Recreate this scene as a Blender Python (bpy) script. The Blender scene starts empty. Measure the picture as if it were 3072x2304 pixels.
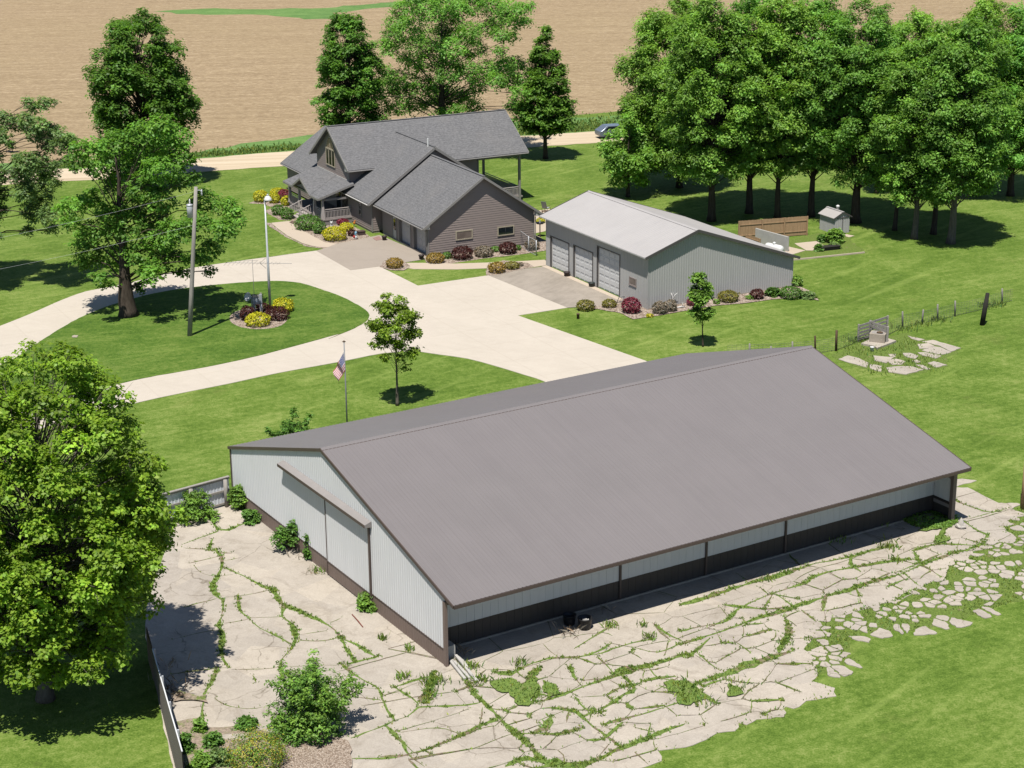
import bpy, bmesh, math, random
import numpy as np
from mathutils import Vector, Matrix
R = math.radians
sc = bpy.context.scene
C = sc.collection
PI = math.pi
# ---------------------------------------------------------------- camera
F_PX, PITCH, ROLL, CAM_H = 5449.8, 0.319, -0.008, 40.0
PW, PH = 3072.0, 2304.0
cam_d = bpy.data.cameras.new('camera')
cam_d.sensor_width = 36.0
cam_d.lens = 36.0 * F_PX / PW
cam_d.clip_start = 1.0
cam_d.clip_end = 8000.0
cam = bpy.data.objects.new('camera', cam_d)
C.objects.link(cam)
cam.matrix_world = Matrix.Translation((0, 0, CAM_H)) @ Matrix.Rotation(PI/2 - PITCH, 4, 'X') @ Matrix.Rotation(ROLL, 4, 'Z')
sc.camera = cam
_c, _s = math.cos(PITCH), math.sin(PITCH)
_fw = np.array([0, _c, -_s]); _up = np.array([0, _s, _c]); _rt = np.array([1.0, 0, 0])
_r2 = math.cos(ROLL)*_rt + math.sin(ROLL)*_up
_u2 = -math.sin(ROLL)*_rt + math.cos(ROLL)*_up

def ray(p):
    return _fw + _r2*(p[0]-PW/2)/F_PX - _u2*(p[1]-PH/2)/F_PX
def G(p, z=0.0):
    """point of the level z that a survey sight line meets"""
    d = ray(p); t = (z-CAM_H)/d[2]
    return Vector((d[0]*t, d[1]*t, z))
def proj(P):
    d = np.array(P) - np.array([0, 0, CAM_H]); w = d @ _fw
    return PW/2 + F_PX*(d @ _r2)/w, PH/2 - F_PX*(d @ _u2)/w
def hgt(base, top):
    g = G(base); lo, hi = 0.0, 60.0
    for _ in range(40):
        m = (lo+hi)/2
        if proj((g.x, g.y, m))[1] > top[1]: lo = m
        else: hi = m
    return lo
def mpp(g):
    """metres per survey pixel at a ground point"""
    return ((Vector(g) - Vector((0, 0, CAM_H))).length)/F_PX
def V(x, y): return (x*1.38877, y*1.38877)
def cr(x0, y0, w): return lambda x, y: (x0 + x*w/2212.0, y0 + y*w/2212.0)
k2 = cr(768, 250, 1024); k3 = cr(1536, 500, 1024); k4 = cr(2048, 0, 1024); k5 = cr(0, 768, 1024)
k6 = cr(0, 1536, 1024); k7 = cr(1024, 1536, 1024); k8 = cr(2048, 1300, 1024); k1 = cr(0, 0, 1024)
kp = cr(2450, 850, 626.5); kpo = cr(800, 560, 350); kl = cr(500, 540, 666.7); kfy = cr(1900, 1750, 1172)
kly = cr(500, 1850, 800); kt = cr(900, 0, 1000); ksh = cr(2150, 560, 500); kcr = cr(2640, 1350, 440); kga = cr(1550, 640, 266.7)
kbc = cr(1950, 650, 500); kfl = cr(680, 1000, 620); kcb = cr(1250, 1750, 400); kbw = cr(660, 1320, 350)
# ---------------------------------------------------------------- light
SUN_EL = R(66.5)
sx, sy = 0.268, 0.963                       # the way shadows fall
world = bpy.data.worlds.new('World'); sc.world = world; world.use_nodes = True
nt = world.node_tree; nt.nodes.clear()
sky = nt.nodes.new('ShaderNodeTexSky'); sky.sky_type = 'NISHITA'; sky.sun_disc = False
sky.sun_elevation = SUN_EL; sky.sun_rotation = math.atan2(-sx, -sy)
sky.air_density = 0.7; sky.dust_density = 0.15; sky.ozone_density = 1.0
bg = nt.nodes.new('ShaderNodeBackground'); bg.inputs[1].default_value = 0.078
wo = nt.nodes.new('ShaderNodeOutputWorld')
nt.links.new(sky.outputs[0], bg.inputs[0]); nt.links.new(bg.outputs[0], wo.inputs[0])
sun_d = bpy.data.lights.new('sun', 'SUN'); sun_d.energy = 5.0; sun_d.angle = R(0.53); sun_d.color = (1.0, 0.955, 0.89)
sun = bpy.data.objects.new('sun', sun_d); C.objects.link(sun)
sd = Vector((sx*math.cos(SUN_EL), sy*math.cos(SUN_EL), -math.sin(SUN_EL)))
sun.rotation_euler = sd.to_track_quat('-Z', 'Y').to_euler()
sun.location = (-60, -60, 150)
sc.view_settings.view_transform = 'Standard'; sc.view_settings.look = 'None'
sc.view_settings.exposure = 0.78; sc.view_settings.gamma = 1.0; sc.view_settings.use_curve_mapping = False
sc.cycles.max_bounces = 6; sc.cycles.diffuse_bounces = 2; sc.cycles.transparent_max_bounces = 8
# ---------------------------------------------------------------- tags and objects
def tag(o, label=None, cat=None, group=None, kind=None):
    if label: o['label'] = label
    if cat: o['category'] = cat
    if group: o['group'] = group
    if kind: o['kind'] = kind
    return o
def thing(name, label, cat, loc=(0, 0, 0), rz=0.0, group=None):
    o = bpy.data.objects.new(name, None); C.objects.link(o)
    o.empty_display_size = 0.3
    o.location = loc; o.rotation_euler = (0, 0, rz)
    return tag(o, label, cat, group)
def link(name, me, parent=None, m=None):
    o = bpy.data.objects.new(name, me); C.objects.link(o)
    if m is not None: me.materials.append(m)
    if parent is not None: o.parent = parent
    return o
def copy_tree(o, parent=None):
    c = o.copy(); C.objects.link(c); c.parent = parent
    for ch in [x for x in bpy.data.objects if x.parent == o]:
        copy_tree(ch, c)
    return c
class MB:
    """collects shapes, then links them as one mesh object"""
    def __init__(s): s.v = []; s.f = []
    def face(s, pts):
        n = len(s.v); s.v += [tuple(p) for p in pts]; s.f.append(tuple(range(n, n+len(pts)))); return s
    def mesh(s, vs, fs):
        n = len(s.v); s.v += [tuple(p) for p in vs]; s.f += [tuple(i+n for i in f) for f in fs]; return s
    def hexa(s, p):
        return s.mesh(p, [(3, 2, 1, 0), (4, 5, 6, 7), (0, 1, 5, 4), (1, 2, 6, 5), (2, 3, 7, 6), (3, 0, 4, 7)])
    def box(s, x0, x1, y0, y1, z0, z1):
        return s.hexa([(x0, y0, z0), (x1, y0, z0), (x1, y1, z0), (x0, y1, z0), (x0, y0, z1), (x1, y0, z1), (x1, y1, z1), (x0, y1, z1)])
    def bar(s, a, b, w, h, up=(0, 0, 1)):
        a = Vector(a); b = Vector(b); d = (b-a).normalized(); u = Vector(up)
        if abs(d.dot(u)) > 0.99: u = Vector((0, 1, 0))
        x = d.cross(u).normalized(); y = x.cross(d).normalized()
        c = [(-1, -1), (1, -1), (1, 1), (-1, 1)]
        return s.hexa([a + x*(i*w/2) + y*(j*h/2) for i, j in c] + [b + x*(i*w/2) + y*(j*h/2) for i, j in c])
    def prism(s, poly, z0, z1):
        n = len(poly); b = len(s.v)
        s.v += [(p[0], p[1], z0) for p in poly] + [(p[0], p[1], z1) for p in poly]
        s.f.append(tuple(b+n+i for i in range(n))); s.f.append(tuple(b+n-1-i for i in range(n)))
        for i in range(n):
            j = (i+1) % n; s.f.append((b+i, b+j, b+n+j, b+n+i))
        return s
    def extr(s, pts, d):
        """3D polygon pushed along vector d"""
        n = len(pts); b = len(s.v); d = Vector(d)
        s.v += [tuple(p) for p in pts] + [tuple(Vector(p)+d) for p in pts]
        s.f.append(tuple(b+i for i in range(n))); s.f.append(tuple(b+2*n-1-i for i in range(n)))
        for i in range(n):
            j = (i+1) % n; s.f.append((b+j, b+i, b+n+i, b+n+j))
        return s
    def tube(s, pts, rad, n=8, cap=True):
        pts = [Vector(p) for p in pts]
        if not hasattr(rad, '__len__'): rad = [rad]*len(pts)
        b = len(s.v); ref = None
        for i, p in enumerate(pts):
            d = (pts[min(i+1, len(pts)-1)] - pts[max(i-1, 0)]).normalized()
            if ref is None:
                ref = d.orthogonal().normalized()
            ref = (ref - d*ref.dot(d)).normalized(); y = d.cross(ref)
            for k in range(n):
                a = 2*PI*k/n
                s.v.append(tuple(p + (ref*math.cos(a) + y*math.sin(a))*rad[i]))
        for i in range(len(pts)-1):
            for k in range(n):
                k2_ = (k+1) % n
                s.f.append((b+i*n+k, b+i*n+k2_, b+(i+1)*n+k2_, b+(i+1)*n+k))
        if cap:
            s.f.append(tuple(b+n-1-k for k in range(n))); e = b+(len(pts)-1)*n
            s.f.append(tuple(e+k for k in range(n)))
        return s
    def lathe(s, prof, n=16, c=(0, 0, 0)):
        b = len(s.v)
        for r, z in prof:
            for k in range(n):
                a = 2*PI*k/n; s.v.append((c[0]+r*math.cos(a), c[1]+r*math.sin(a), c[2]+z))
        for i in range(len(prof)-1):
            for k in range(n):
                q = (k+1) % n
                s.f.append((b+i*n+k, b+i*n+q, b+(i+1)*n+q, b+(i+1)*n+k))
        s.f.append(tuple(b+n-1-k for k in range(n))); e = b+(len(prof)-1)*n
        s.f.append(tuple(e+k for k in range(n)))
        return s
    def blob(s, c, r, seed=0, n=10, m=7, amp=0.18):
        rg = random.Random(seed); b = len(s.v)
        for i in range(m+1):
            t = PI*i/m
            for k in range(n):
                a = 2*PI*k/n; q = 1 + rg.uniform(-amp, amp)
                s.v.append((c[0]+r[0]*q*math.sin(t)*math.cos(a), c[1]+r[1]*q*math.sin(t)*math.sin(a), c[2]+r[2]*q*math.cos(t)))
        for i in range(m):
            for k in range(n):
                q = (k+1) % n; s.f.append((b+i*n+k, b+(i+1)*n+k, b+(i+1)*n+q, b+i*n+q))
        return s
    def build(s, name, m, parent=None, smooth=False, bevel=0):
        me = bpy.data.meshes.new(name); me.from_pydata(s.v, [], s.f)
        me.validate(); bm = bmesh.new(); bm.from_mesh(me)
        bmesh.ops.recalc_face_normals(bm, faces=bm.faces); bm.to_mesh(me); bm.free()
        if smooth:
            for p in me.polygons: p.use_smooth = True
        o = link(name, me, parent, m)
        if bevel:
            b = o.modifiers.new('bevel', 'BEVEL'); b.width = bevel; b.segments = 2; b.limit_method = 'ANGLE'
        return o
def sheet(name, poly, z, m, kind='structure', th=0.0):
    """a flat piece of ground, with a skirt when it has a thickness"""
    bm = bmesh.new()
    vs = [bm.verts.new((p[0], p[1], z)) for p in poly]
    f = bm.faces.new(vs)
    bm.normal_update()
    if f.normal.z < 0: f.normal_flip()
    if th > 0:
        lo = [bm.verts.new((p[0], p[1], z-th)) for p in poly]
        for i in range(len(vs)):
            j = (i+1) % len(vs); bm.faces.new((vs[i], lo[i], lo[j], vs[j]))
    bmesh.ops.triangulate(bm, faces=[f])
    me = bpy.data.meshes.new(name); bm.to_mesh(me); bm.free()
    o = link(name, me, None, m); o['kind'] = kind
    return o
def spl(pts, step=0.6, closed=False):
    """smooth curve through ground points"""
    P = [Vector((p[0], p[1])) for p in pts]; n = len(P); out = []
    rng_ = range(n if closed else n-1)
    for i in rng_:
        a, b, c, d = (P[(i-1) % n] if closed or i > 0 else P[0]), P[i], P[(i+1) % n], (P[(i+2) % n] if closed or i+2 < n else P[-1])
        m = max(1, int((c-b).length/step))
        for k in range(m):
            t = k/m
            out.append(0.5*((2*b) + (c-a)*t + (2*a-5*b+4*c-d)*t*t + (-a+3*b-3*c+d)*t*t*t))
    if not closed: out.append(P[-1])
    return out
def rough(poly, step=0.5, amp=0.08, seed=1, closed=True):
    rg = random.Random(seed); out = []; n = len(poly)
    for i in range(n if closed else n-1):
        a = Vector((poly[i][0], poly[i][1])); b = Vector((poly[(i+1) % n][0], poly[(i+1) % n][1]))
        m = max(1, int((b-a).length/step))
        for k in range(m):
            t = k/m; j = amp if k else amp*0.4
            out.append(a.lerp(b, t) + Vector((rg.uniform(-j, j), rg.uniform(-j, j))))
    if not closed: out.append(Vector((poly[-1][0], poly[-1][1])))
    return out
def inside(p, poly):
    x, y = p[0], p[1]; c = False; j = len(poly)-1
    for i in range(len(poly)):
        xi, yi = poly[i][0], poly[i][1]; xj, yj = poly[j][0], poly[j][1]
        if (yi > y) != (yj > y) and x < (xj-xi)*(y-yi)/(yj-yi)+xi: c = not c
        j = i
    return c
# ---------------------------------------------------------------- materials
KA = 0.58      # paints and soils are given relative to a sheet of white; real reflectance is this much lower
class N:
    """short hand for a node tree"""
    def __init__(s, name):
        s.m = bpy.data.materials.new(name); s.m.use_nodes = True; s.t = s.m.node_tree; s.t.nodes.clear()
        s.out = s.t.nodes.new('ShaderNodeOutputMaterial')
    def n(s, typ, **kw):
        o = s.t.nodes.new('ShaderNode'+typ)
        for k, v in kw.items():
            if k.startswith('_'): setattr(o, k[1:], v)
        return o
    def lk(s, a, b): s.t.links.new(a, b)
    def pos(s, obj=False, scale=(1, 1, 1), rot=(0, 0, 0)):
        c = s.n('TexCoord').outputs['Object'] if obj else s.n('NewGeometry').outputs['Position']
        mp = s.n('Mapping'); mp.inputs['Scale'].default_value = scale; mp.inputs['Rotation'].default_value = rot
        if rot != (0, 0, 0):      # turn first, stretch after
            m2 = s.n('Mapping'); m2.inputs['Rotation'].default_value = rot; s.lk(c, m2.inputs[0]); c = m2.outputs[0]
            mp.inputs['Rotation'].default_value = (0, 0, 0)
        s.lk(c, mp.inputs[0]); return mp.outputs[0]
    def noise(s, vec, scale, detail=4, rough=0.6, dist=0.0):
        o = s.n('TexNoise'); o.inputs['Scale'].default_value = scale; o.inputs['Detail'].default_value = detail
        o.inputs['Roughness'].default_value = rough; o.inputs['Distortion'].default_value = dist
        s.lk(vec, o.inputs['Vector']); return o.outputs['Fac']
    def wave(s, vec, scale, dist=1.0, dscale=1.0, axis='X', prof='SIN'):
        o = s.n('TexWave'); o.wave_type = 'BANDS'; o.bands_direction = axis; o.wave_profile = prof
        o.inputs['Scale'].default_value = scale; o.inputs['Distortion'].default_value = dist; o.inputs['Detail Scale'].default_value = dscale
        s.lk(vec, o.inputs['Vector']); return o.outputs['Fac']
    def ramp(s, fac, stops, interp='LINEAR'):
        o = s.n('ValToRGB'); e = o.color_ramp.elements; o.color_ramp.interpolation = interp
        while len(e) < len(stops): e.new(0.5)
        for i, (p, c) in enumerate(stops):
            e[i].position = p; e[i].color = (*c, 1) if len(c) == 3 else c
        s.lk(fac, o.inputs[0]); return o.outputs[0]
    def mix(s, fac, a, b, mode='MIX'):
        o = s.n('Mix'); o.data_type = 'RGBA'; o.blend_type = mode
        for sock, val in ((o.inputs[0], fac), (o.inputs[6], a), (o.inputs[7], b)):
            if hasattr(val, 'links'): s.lk(val, sock)
            elif isinstance(val, (int, float)): sock.default_value = val
            else: sock.default_value = (*val, 1)
        return o.outputs[2]
    def math(s, op, a, b=0.0):
        o = s.n('Math'); o.operation = op
        for sock, val in ((o.inputs[0], a), (o.inputs[1], b)):
            if hasattr(val, 'links'): s.lk(val, sock)
            else: sock.default_value = val
        return o.outputs[0]
    def bump(s, h, strength=0.4, dist=0.05):
        o = s.n('Bump'); o.inputs['Strength'].default_value = strength; o.inputs['Distance'].default_value = dist
        s.lk(h, o.inputs['Height']); return o.outputs[0]
    def surf(s, col, rough=0.8, metal=0.0, spec=0.3, bump=None):
        p = s.n('BsdfPrincipled')
        if hasattr(col, 'links'): s.lk(s.mix(1.0, col, (KA, KA, KA), 'MULTIPLY'), p.inputs['Base Color'])
        else: p.inputs['Base Color'].default_value = (*[x*KA for x in col], 1)
        if hasattr(rough, 'links'): s.lk(rough, p.inputs['Roughness'])
        else: p.inputs['Roughness'].default_value = rough
        p.inputs['Metallic'].default_value = metal; p.inputs['Specular IOR Level'].default_value = spec
        if bump is not None: s.lk(bump, p.inputs['Normal'])
        s.lk(p.outputs[0], s.out.inputs[0]); return s.m
def plain(name, col, rough=0.6, metal=0.0, var=0.12, scale=2.0, spec=0.3, bumpy=0.0, streak=False):
    """painted / metal / wood surface with worn tone"""
    n = N(name); v = n.pos(True, (3, 3, 0.4) if streak else (1, 1, 1))
    a = n.noise(v, scale, 6, 0.65)
    g = n.n('Mix'); g.data_type = 'RGBA'; g.blend_type = 'MULTIPLY'; g.inputs[0].default_value = 1.0
    g.inputs[6].default_value = (*col, 1); n.lk(n.ramp(a, [(0.3, (1-var,)*3), (0.7, (min(1, 1+var*0.3),)*3)]), g.inputs[7])
    return n.surf(g.outputs[2], rough, metal, spec, n.bump(n.noise(v, scale*8, 3), bumpy, 0.02) if bumpy else None)
# ================================================================ GROUND
def lawn_mat(name, dark=(0.078, 0.142, 0.017), mid=(0.142, 0.226, 0.034), light=(0.270, 0.330, 0.090), stripe=0.30, ang=0.0, dry=0.35):
    n = N(name); p = n.pos()
    big = n.noise(p, 0.045, 4, 0.6); med = n.noise(p, 0.32, 6, 0.72)
    fine = n.noise(p, 2.6, 5, 0.75); tiny = n.noise(p, 11.0, 3, 0.7)
    st = n.noise(n.pos(False, (0.16, 2.6, 1), (0, 0, ang)), 1.0, 3, 0.6)        # mower passes
    sw = n.wave(n.pos(False, (1, 1, 1), (0, 0, ang)), 0.27, 3.0, 0.25, 'Y')
    f = n.math('ADD', n.math('MULTIPLY', big, 0.5), n.math('ADD', n.math('MULTIPLY', n.math('SUBTRACT', med, 0.5), 0.85), 0.275))
    f = n.math('ADD', f, n.math('MULTIPLY', n.math('SUBTRACT', fine, 0.5), 0.95))
    f = n.math('ADD', f, n.math('MULTIPLY', n.math('SUBTRACT', st, 0.5), stripe))
    f = n.math('ADD', f, n.math('MULTIPLY', n.math('SUBTRACT', sw, 0.5), stripe*0.14))
    f = n.math('ADD', f, n.math('MULTIPLY', n.math('SUBTRACT', tiny, 0.5), 1.0))
    c = n.ramp(f, [(0.28, dark), (0.52, mid), (0.80, light)])
    ln = n.noise(n.pos(False, (0.05, 0.9, 1), (0, 0, ang-0.35)), 1.0, 2, 0.5)
    c = n.mix(n.math('MULTIPLY', n.ramp(ln, [(0.58, (0, 0, 0)), (0.70, (1, 1, 1))]), 0.22), c, tuple(min(1, x*1.5) for x in light))
    dr = n.noise(p, 0.14, 7, 0.75)
    c = n.mix(n.math('MULTIPLY', n.ramp(dr, [(0.56, (0, 0, 0)), (0.74, (1, 1, 1))]), dry), c, (0.30, 0.28, 0.10))
    return n.surf(c, 0.95, 0, 0.1, n.bump(n.math('ADD', fine, tiny), 0.5, 0.06))
M = {}
M['lawn'] = lawn_mat('lawn grass', ang=-0.5)
M['lawn2'] = lawn_mat('greener island lawn grass', dark=(0.056, 0.118, 0.015), mid=(0.098, 0.180, 0.024), light=(0.185, 0.250, 0.055), ang=-0.15, dry=0.15)  # darker, greener grass of the island lawn
def field_mat():
    n = N('harvested field'); p = n.pos()
    big = n.noise(p, 0.012, 4, 0.6)
    row = n.noise(n.pos(False, (0.55, 1.5, 1), (0, 0, -0.10)), 1.0, 5, 0.8)
    row2 = n.noise(n.pos(False, (0.05, 0.55, 1), (0, 0, -0.10)), 1.0, 3, 0.6)
    fine = n.noise(p, 1.7, 4, 0.8)
    f = n.math('ADD', n.math('MULTIPLY', row, 0.60), n.math('ADD', n.math('MULTIPLY', fine, 0.45), n.math('MULTIPLY', n.math('SUBTRACT', row2, 0.5), 0.22)))
    c = n.ramp(f, [(0.32, (0.185, 0.130, 0.078)), (0.50, (0.345, 0.252, 0.150)), (0.63, (0.51, 0.395, 0.245)), (0.76, (0.78, 0.65, 0.44))])
    c = n.mix(n.math('MULTIPLY', n.ramp(big, [(0.35, (0, 0, 0)), (0.7, (1, 1, 1))]), 0.35), c, (0.37, 0.285, 0.155), 'MIX')
    fleck = n.noise(n.pos(False, (0.7, 2.0, 1), (0, 0, 0.3)), 0.9, 3, 0.85)
    c = n.mix(n.math('MULTIPLY', n.ramp(fleck, [(0.66, (0, 0, 0)), (0.74, (1, 1, 1))]), 0.55), c, (0.76, 0.64, 0.43))
    return n.surf(c, 0.95, 0, 0.1, n.bump(f, 0.8, 0.25))
M['field'] = field_mat()
def conc_mat(name, col, stain, amt=0.5, speck=0.12, crack=0.0, rough=0.85, joint=0.0, ang=0.0):
    n = N(name); p = n.pos()
    a = n.noise(p, 0.22, 6, 0.68); b = n.noise(p, 1.3, 6, 0.7, 0.6); d = n.noise(p, 14.0, 3, 0.7)
    st = n.noise(n.pos(False, (0.35, 1.6, 1), (0, 0, ang)), 1.0, 5, 0.65, 0.5)
    f = n.math('ADD', n.math('MULTIPLY', a, 0.45), n.math('ADD', n.math('MULTIPLY', b, 0.3), n.math('MULTIPLY', st, 0.3)))
    c = n.mix(n.math('MULTIPLY', n.ramp(f, [(0.44, (0, 0, 0)), (0.72, (1, 1, 1))]), amt), col, stain)
    c = n.mix(1.0, c, n.ramp(d, [(0.3, (1-speck,)*3), (0.7, (1.0,)*3)]), 'MULTIPLY')
    if crack > 0:
        vc = n.n('TexVoronoi'); vc.inputs['Scale'].default_value = 0.42; n.lk(p, vc.inputs['Vector']); sc2 = n.n('SeparateColor'); n.lk(vc.outputs['Color'], sc2.inputs[0])
        c = n.mix(1.0, c, n.ramp(sc2.outputs[0], [(0.0, (.86, .86, .87)), (1.0, (1.0, .99, .97))]), 'MULTIPLY')
        dk = n.noise(p, 0.55, 8, 0.8, 1.2)
        c = n.mix(n.math('MULTIPLY', n.ramp(dk, [(0.51, (0, 0, 0)), (0.68, (1, 1, 1))]), 0.62), c, (0.29, 0.245, 0.19))
        v = n.n('TexVoronoi'); v.feature = 'DISTANCE_TO_EDGE'; v.inputs['Scale'].default_value = crack
        q = n.mix(0.35, n.pos(), n.noise(p, 0.8, 4, 0.6)) if False else p
        w = n.n('VectorMath'); w.operation = 'ADD'; n.lk(p, w.inputs[0])
        nc = n.n('TexNoise'); nc.inputs['Scale'].default_value = 0.7; nc.inputs['Detail'].default_value = 5; n.lk(p, nc.inputs['Vector'])
        n.lk(nc.outputs['Color'], w.inputs[1]); n.lk(w.outputs[0], v.inputs['Vector'])
        k = n.math('MULTIPLY', n.ramp(v.outputs['Distance'], [(0.0, (1, 1, 1)), (0.012, (0, 0, 0))]), n.ramp(a, [(0.5, (0, 0, 0)), (0.6, (1, 1, 1))]))
        c = n.mix(n.math('MULTIPLY', k, 0.75), c, (0.16, 0.13, 0.09))
    if joint > 0:
        for ax in ('X', 'Y'):
            w = n.wave(n.pos(False, (1, 1, 1), (0, 0, -ang)), joint, 0.0, 1.0, ax)
            c = n.mix(n.math('MULTIPLY', n.ramp(w, [(0.9985, (0, 0, 0)), (0.9997, (1, 1, 1))]), 0.13), c, (0.36, 0.30, 0.23))
    return n.surf(c, rough, 0, 0.2, n.bump(n.math('ADD', b, d), 0.25, 0.02))
M['drive'] = conc_mat('pale driveway concrete', (0.655, 0.585, 0.490), (0.52, 0.46, 0.38), 0.6, 0.09, joint=0.075, ang=0.5)
M['pad'] = conc_mat('grey apron concrete', (0.43, 0.37, 0.305), (0.35, 0.30, 0.245), 0.7, 0.10, joint=0.075, ang=0.48)
M['pad2'] = conc_mat('stained apron concrete', (0.44, 0.385, 0.32), (0.27, 0.235, 0.19), 0.95, 0.12, joint=0.075, ang=-1.05)
M['walk'] = conc_mat('footpath concrete', (0.60, 0.50, 0.39), (0.50, 0.42, 0.33), 0.5, 0.08)
M['old'] = conc_mat('old weathered concrete', (0.56, 0.49, 0.405), (0.36, 0.31, 0.25), 0.85, 0.14, crack=0.22, ang=-0.15)
M['old2'] = conc_mat('old sun bleached concrete', (0.625, 0.562, 0.475), (0.455, 0.40, 0.33), 0.8, 0.20, crack=0.3, ang=0.55)
def gravel_mat(name, a, b, c_, sc_=7.0):
    n = N(name); p = n.pos()
    v = n.n('TexVoronoi'); v.inputs['Scale'].default_value = sc_; n.lk(p, v.inputs['Vector'])
    f = n.n('SeparateColor'); n.lk(v.outputs['Color'], f.inputs[0])
    c = n.ramp(f.outputs[0], [(0.0, a), (0.5, b), (1.0, c_)])
    c = n.mix(1.0, c, n.ramp(v.outputs['Distance'], [(0.2, (1, 1, 1)), (0.75, (0.45, 0.42, 0.4))]), 'MULTIPLY')
    return n.surf(c, 0.9, 0, 0.2, n.bump(v.outputs['Distance'], 0.7, 0.05))
M['gravel'] = gravel_mat('river pebbles', (0.34, 0.26, 0.20), (0.50, 0.40, 0.32), (0.66, 0.57, 0.48))
def road_mat():
    n = N('gravel road'); p = n.pos()
    tr = n.noise(n.pos(False, (0.03, 0.75, 1), (0, 0, -0.16)), 1.0, 4, 0.55)
    f = n.noise(p, 3.0, 5, 0.7)
    c = n.ramp(n.math('ADD', n.math('MULTIPLY', tr, 0.8), n.math('MULTIPLY', f, 0.2)), [(0.32, (0.50, 0.395, 0.265)), (0.55, (0.66, 0.545, 0.39)), (0.75, (0.75, 0.65, 0.50))])
    return n.surf(c, 0.95, 0, 0.1)
M['road'] = road_mat()
def soil_mat(name, soil=(0.17, 0.125, 0.085), green=(0.15, 0.215, 0.042), g=0.5):
    n = N(name); p = n.pos(); a = n.noise(p, 1.1, 6, 0.75); b = n.noise(p, 8.0, 4, 0.7)
    c = n.ramp(b, [(0.3, tuple(x*0.6 for x in soil)), (0.7, tuple(x*1.5 for x in soil))])
    gr = n.ramp(b, [(0.3, tuple(x*0.55 for x in green)), (0.7, tuple(x*1.4 for x in green))])
    c = n.mix(n.ramp(a, [(0.62-g*0.35, (0, 0, 0)), (0.70-g*0.3, (1, 1, 1))]), c, gr)
    return n.surf(c, 0.95, 0, 0.1, n.bump(b, 0.8, 0.06))
M['crack'] = soil_mat('weedy soil in the cracks', (0.23, 0.175, 0.125), g=0.5)
M['soil'] = soil_mat('bare soil', (0.33, 0.265, 0.205), g=0.3)
M['joint'] = soil_mat('grassy joints', (0.25, 0.19, 0.13), (0.165, 0.245, 0.055), 0.9)
M['rubble'] = gravel_mat('wood chip rubble', (0.36, 0.27, 0.20), (0.54, 0.44, 0.35), (0.68, 0.58, 0.48), 17.0)
M['weedy'] = soil_mat('weedy ground', (0.26, 0.19, 0.13), (0.15, 0.215, 0.045), 0.95)

B = 1600.0
sheet('lawn', [(-B, -300), (B, -300), (B, 2200), (-B, 2200)], 0.0, M['lawn'])
# --- harvested field beyond the road
fe = [V(-420, 372), V(105, 357), V(205, 352), V(415, 329), V(645, 309), V(900, 283), V(1130, 261), V(1235, 249), V(1310, 243), V(1700, 205), V(2300, 150), V(2900, 98)]
fg = [G(p) for p in fe]
fg[0] = Vector((-400, fg[1].y - 30, 0))
fp = [Vector((p.x, p.y)) for p in fg]
sheet('harvested_field', rough(fp, 3.0, 0.7, 3, False) + [Vector((B, 1200)), Vector((B, 2100)), Vector((-B, 2100)), Vector((-B, 100))], 0.004, M['field'])
gs = [(330, 25), (460, 18), (560, 20), (700, 17), (850, 5), (940, -4), (960, -8), (940, 2), (850, 14), (745, 26), (720, 28), (742, 35), (730, 41), (660, 42), (600, 35), (520, 31), (420, 31)]
M['strip'] = lawn_mat('waterway grass', (0.085, 0.180, 0.05), (0.140, 0.26, 0.07), (0.21, 0.33, 0.105), 0.5, 0.1, 0.1)
sheet('grass_waterway', rough([G(V(*p)) for p in gs], 2.5, 0.9, 5), 0.008, M['strip'])
# --- gravel road
ru = [(-300, 388), (105, 366), (205, 362.5), (415, 344), (645, 325), (900, 307), (1125, 294), (1300, 283), (1700, 252), (2300, 205), (2800, 165)]
rl = [(2800, 190), (2300, 228), (1700, 276), (1300, 308), (1140, 319), (900, 337), (610, 359), (415, 373), (205, 389), (105, 393), (-300, 418)]
road_poly = rough([G(V(*p)) for p in ru] + [G(V(*p)) for p in rl], 1.5, 0.22, 7)
sheet('gravel_road', road_poly, 0.02, M['road'])
dp = [G(V(*p)) for p in ((-300, 385), (105, 363), (205, 359.5), (415, 341), (645, 322), (900, 304), (1125, 291), (1300, 280), (1700, 249))]
sheet('ditch', rough([Vector((p.x, p.y-3)) for p in dp], 2, .3, 2, False) + rough([Vector((p.x, p.y + (3.5 if i < 4 else 9))) for i, p in list(enumerate(dp))[::-1]], 2, .8, 3, False), 0.012, M['strip'])
# --- driveway with the island lawn inside it
up = [k5(-700, 700), k5(-330, 575), k5(0, 455), k5(200, 375), k5(400, 287), k5(560, 230), k5(700, 203), k5(860, 170), k5(1010, 132), k5(1150, 98), k5(1300, 70), k5(1500, 40), k5(1800, 0), k2(0, 1140), k2(200, 1110), k2(390, 1086)]
right = [k2(450, 1070), k2(620, 1100), k2(800, 1188), k2(1050, 1313), k2(1505, 1246), k3(360, 915), k3(38, 966), k3(880, 1265), V(1500, 812)]
low = [V(1500, 880), V(1200, 850), k5(3536, 818), k5(3400, 772), k5(3210, 714), k5(3030, 666), k5(2850, 640), k5(2700, 618), k5(2480, 632), k5(2212, 685), k5(1800, 760), k5(1500, 825), k5(1200, 885), k5(920, 945), k5(500, 1050), k5(0, 1200), k5(-700, 1400)]
gu = spl([G(p) for p in up], 1.0); gr_ = [Vector((G(p).x, G(p).y)) for p in right]; gl = spl([G(p) for p in low], 1.0)
sheet('driveway', gu + gr_ + gl, 0.03, M['drive'], th=0.08)
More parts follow.
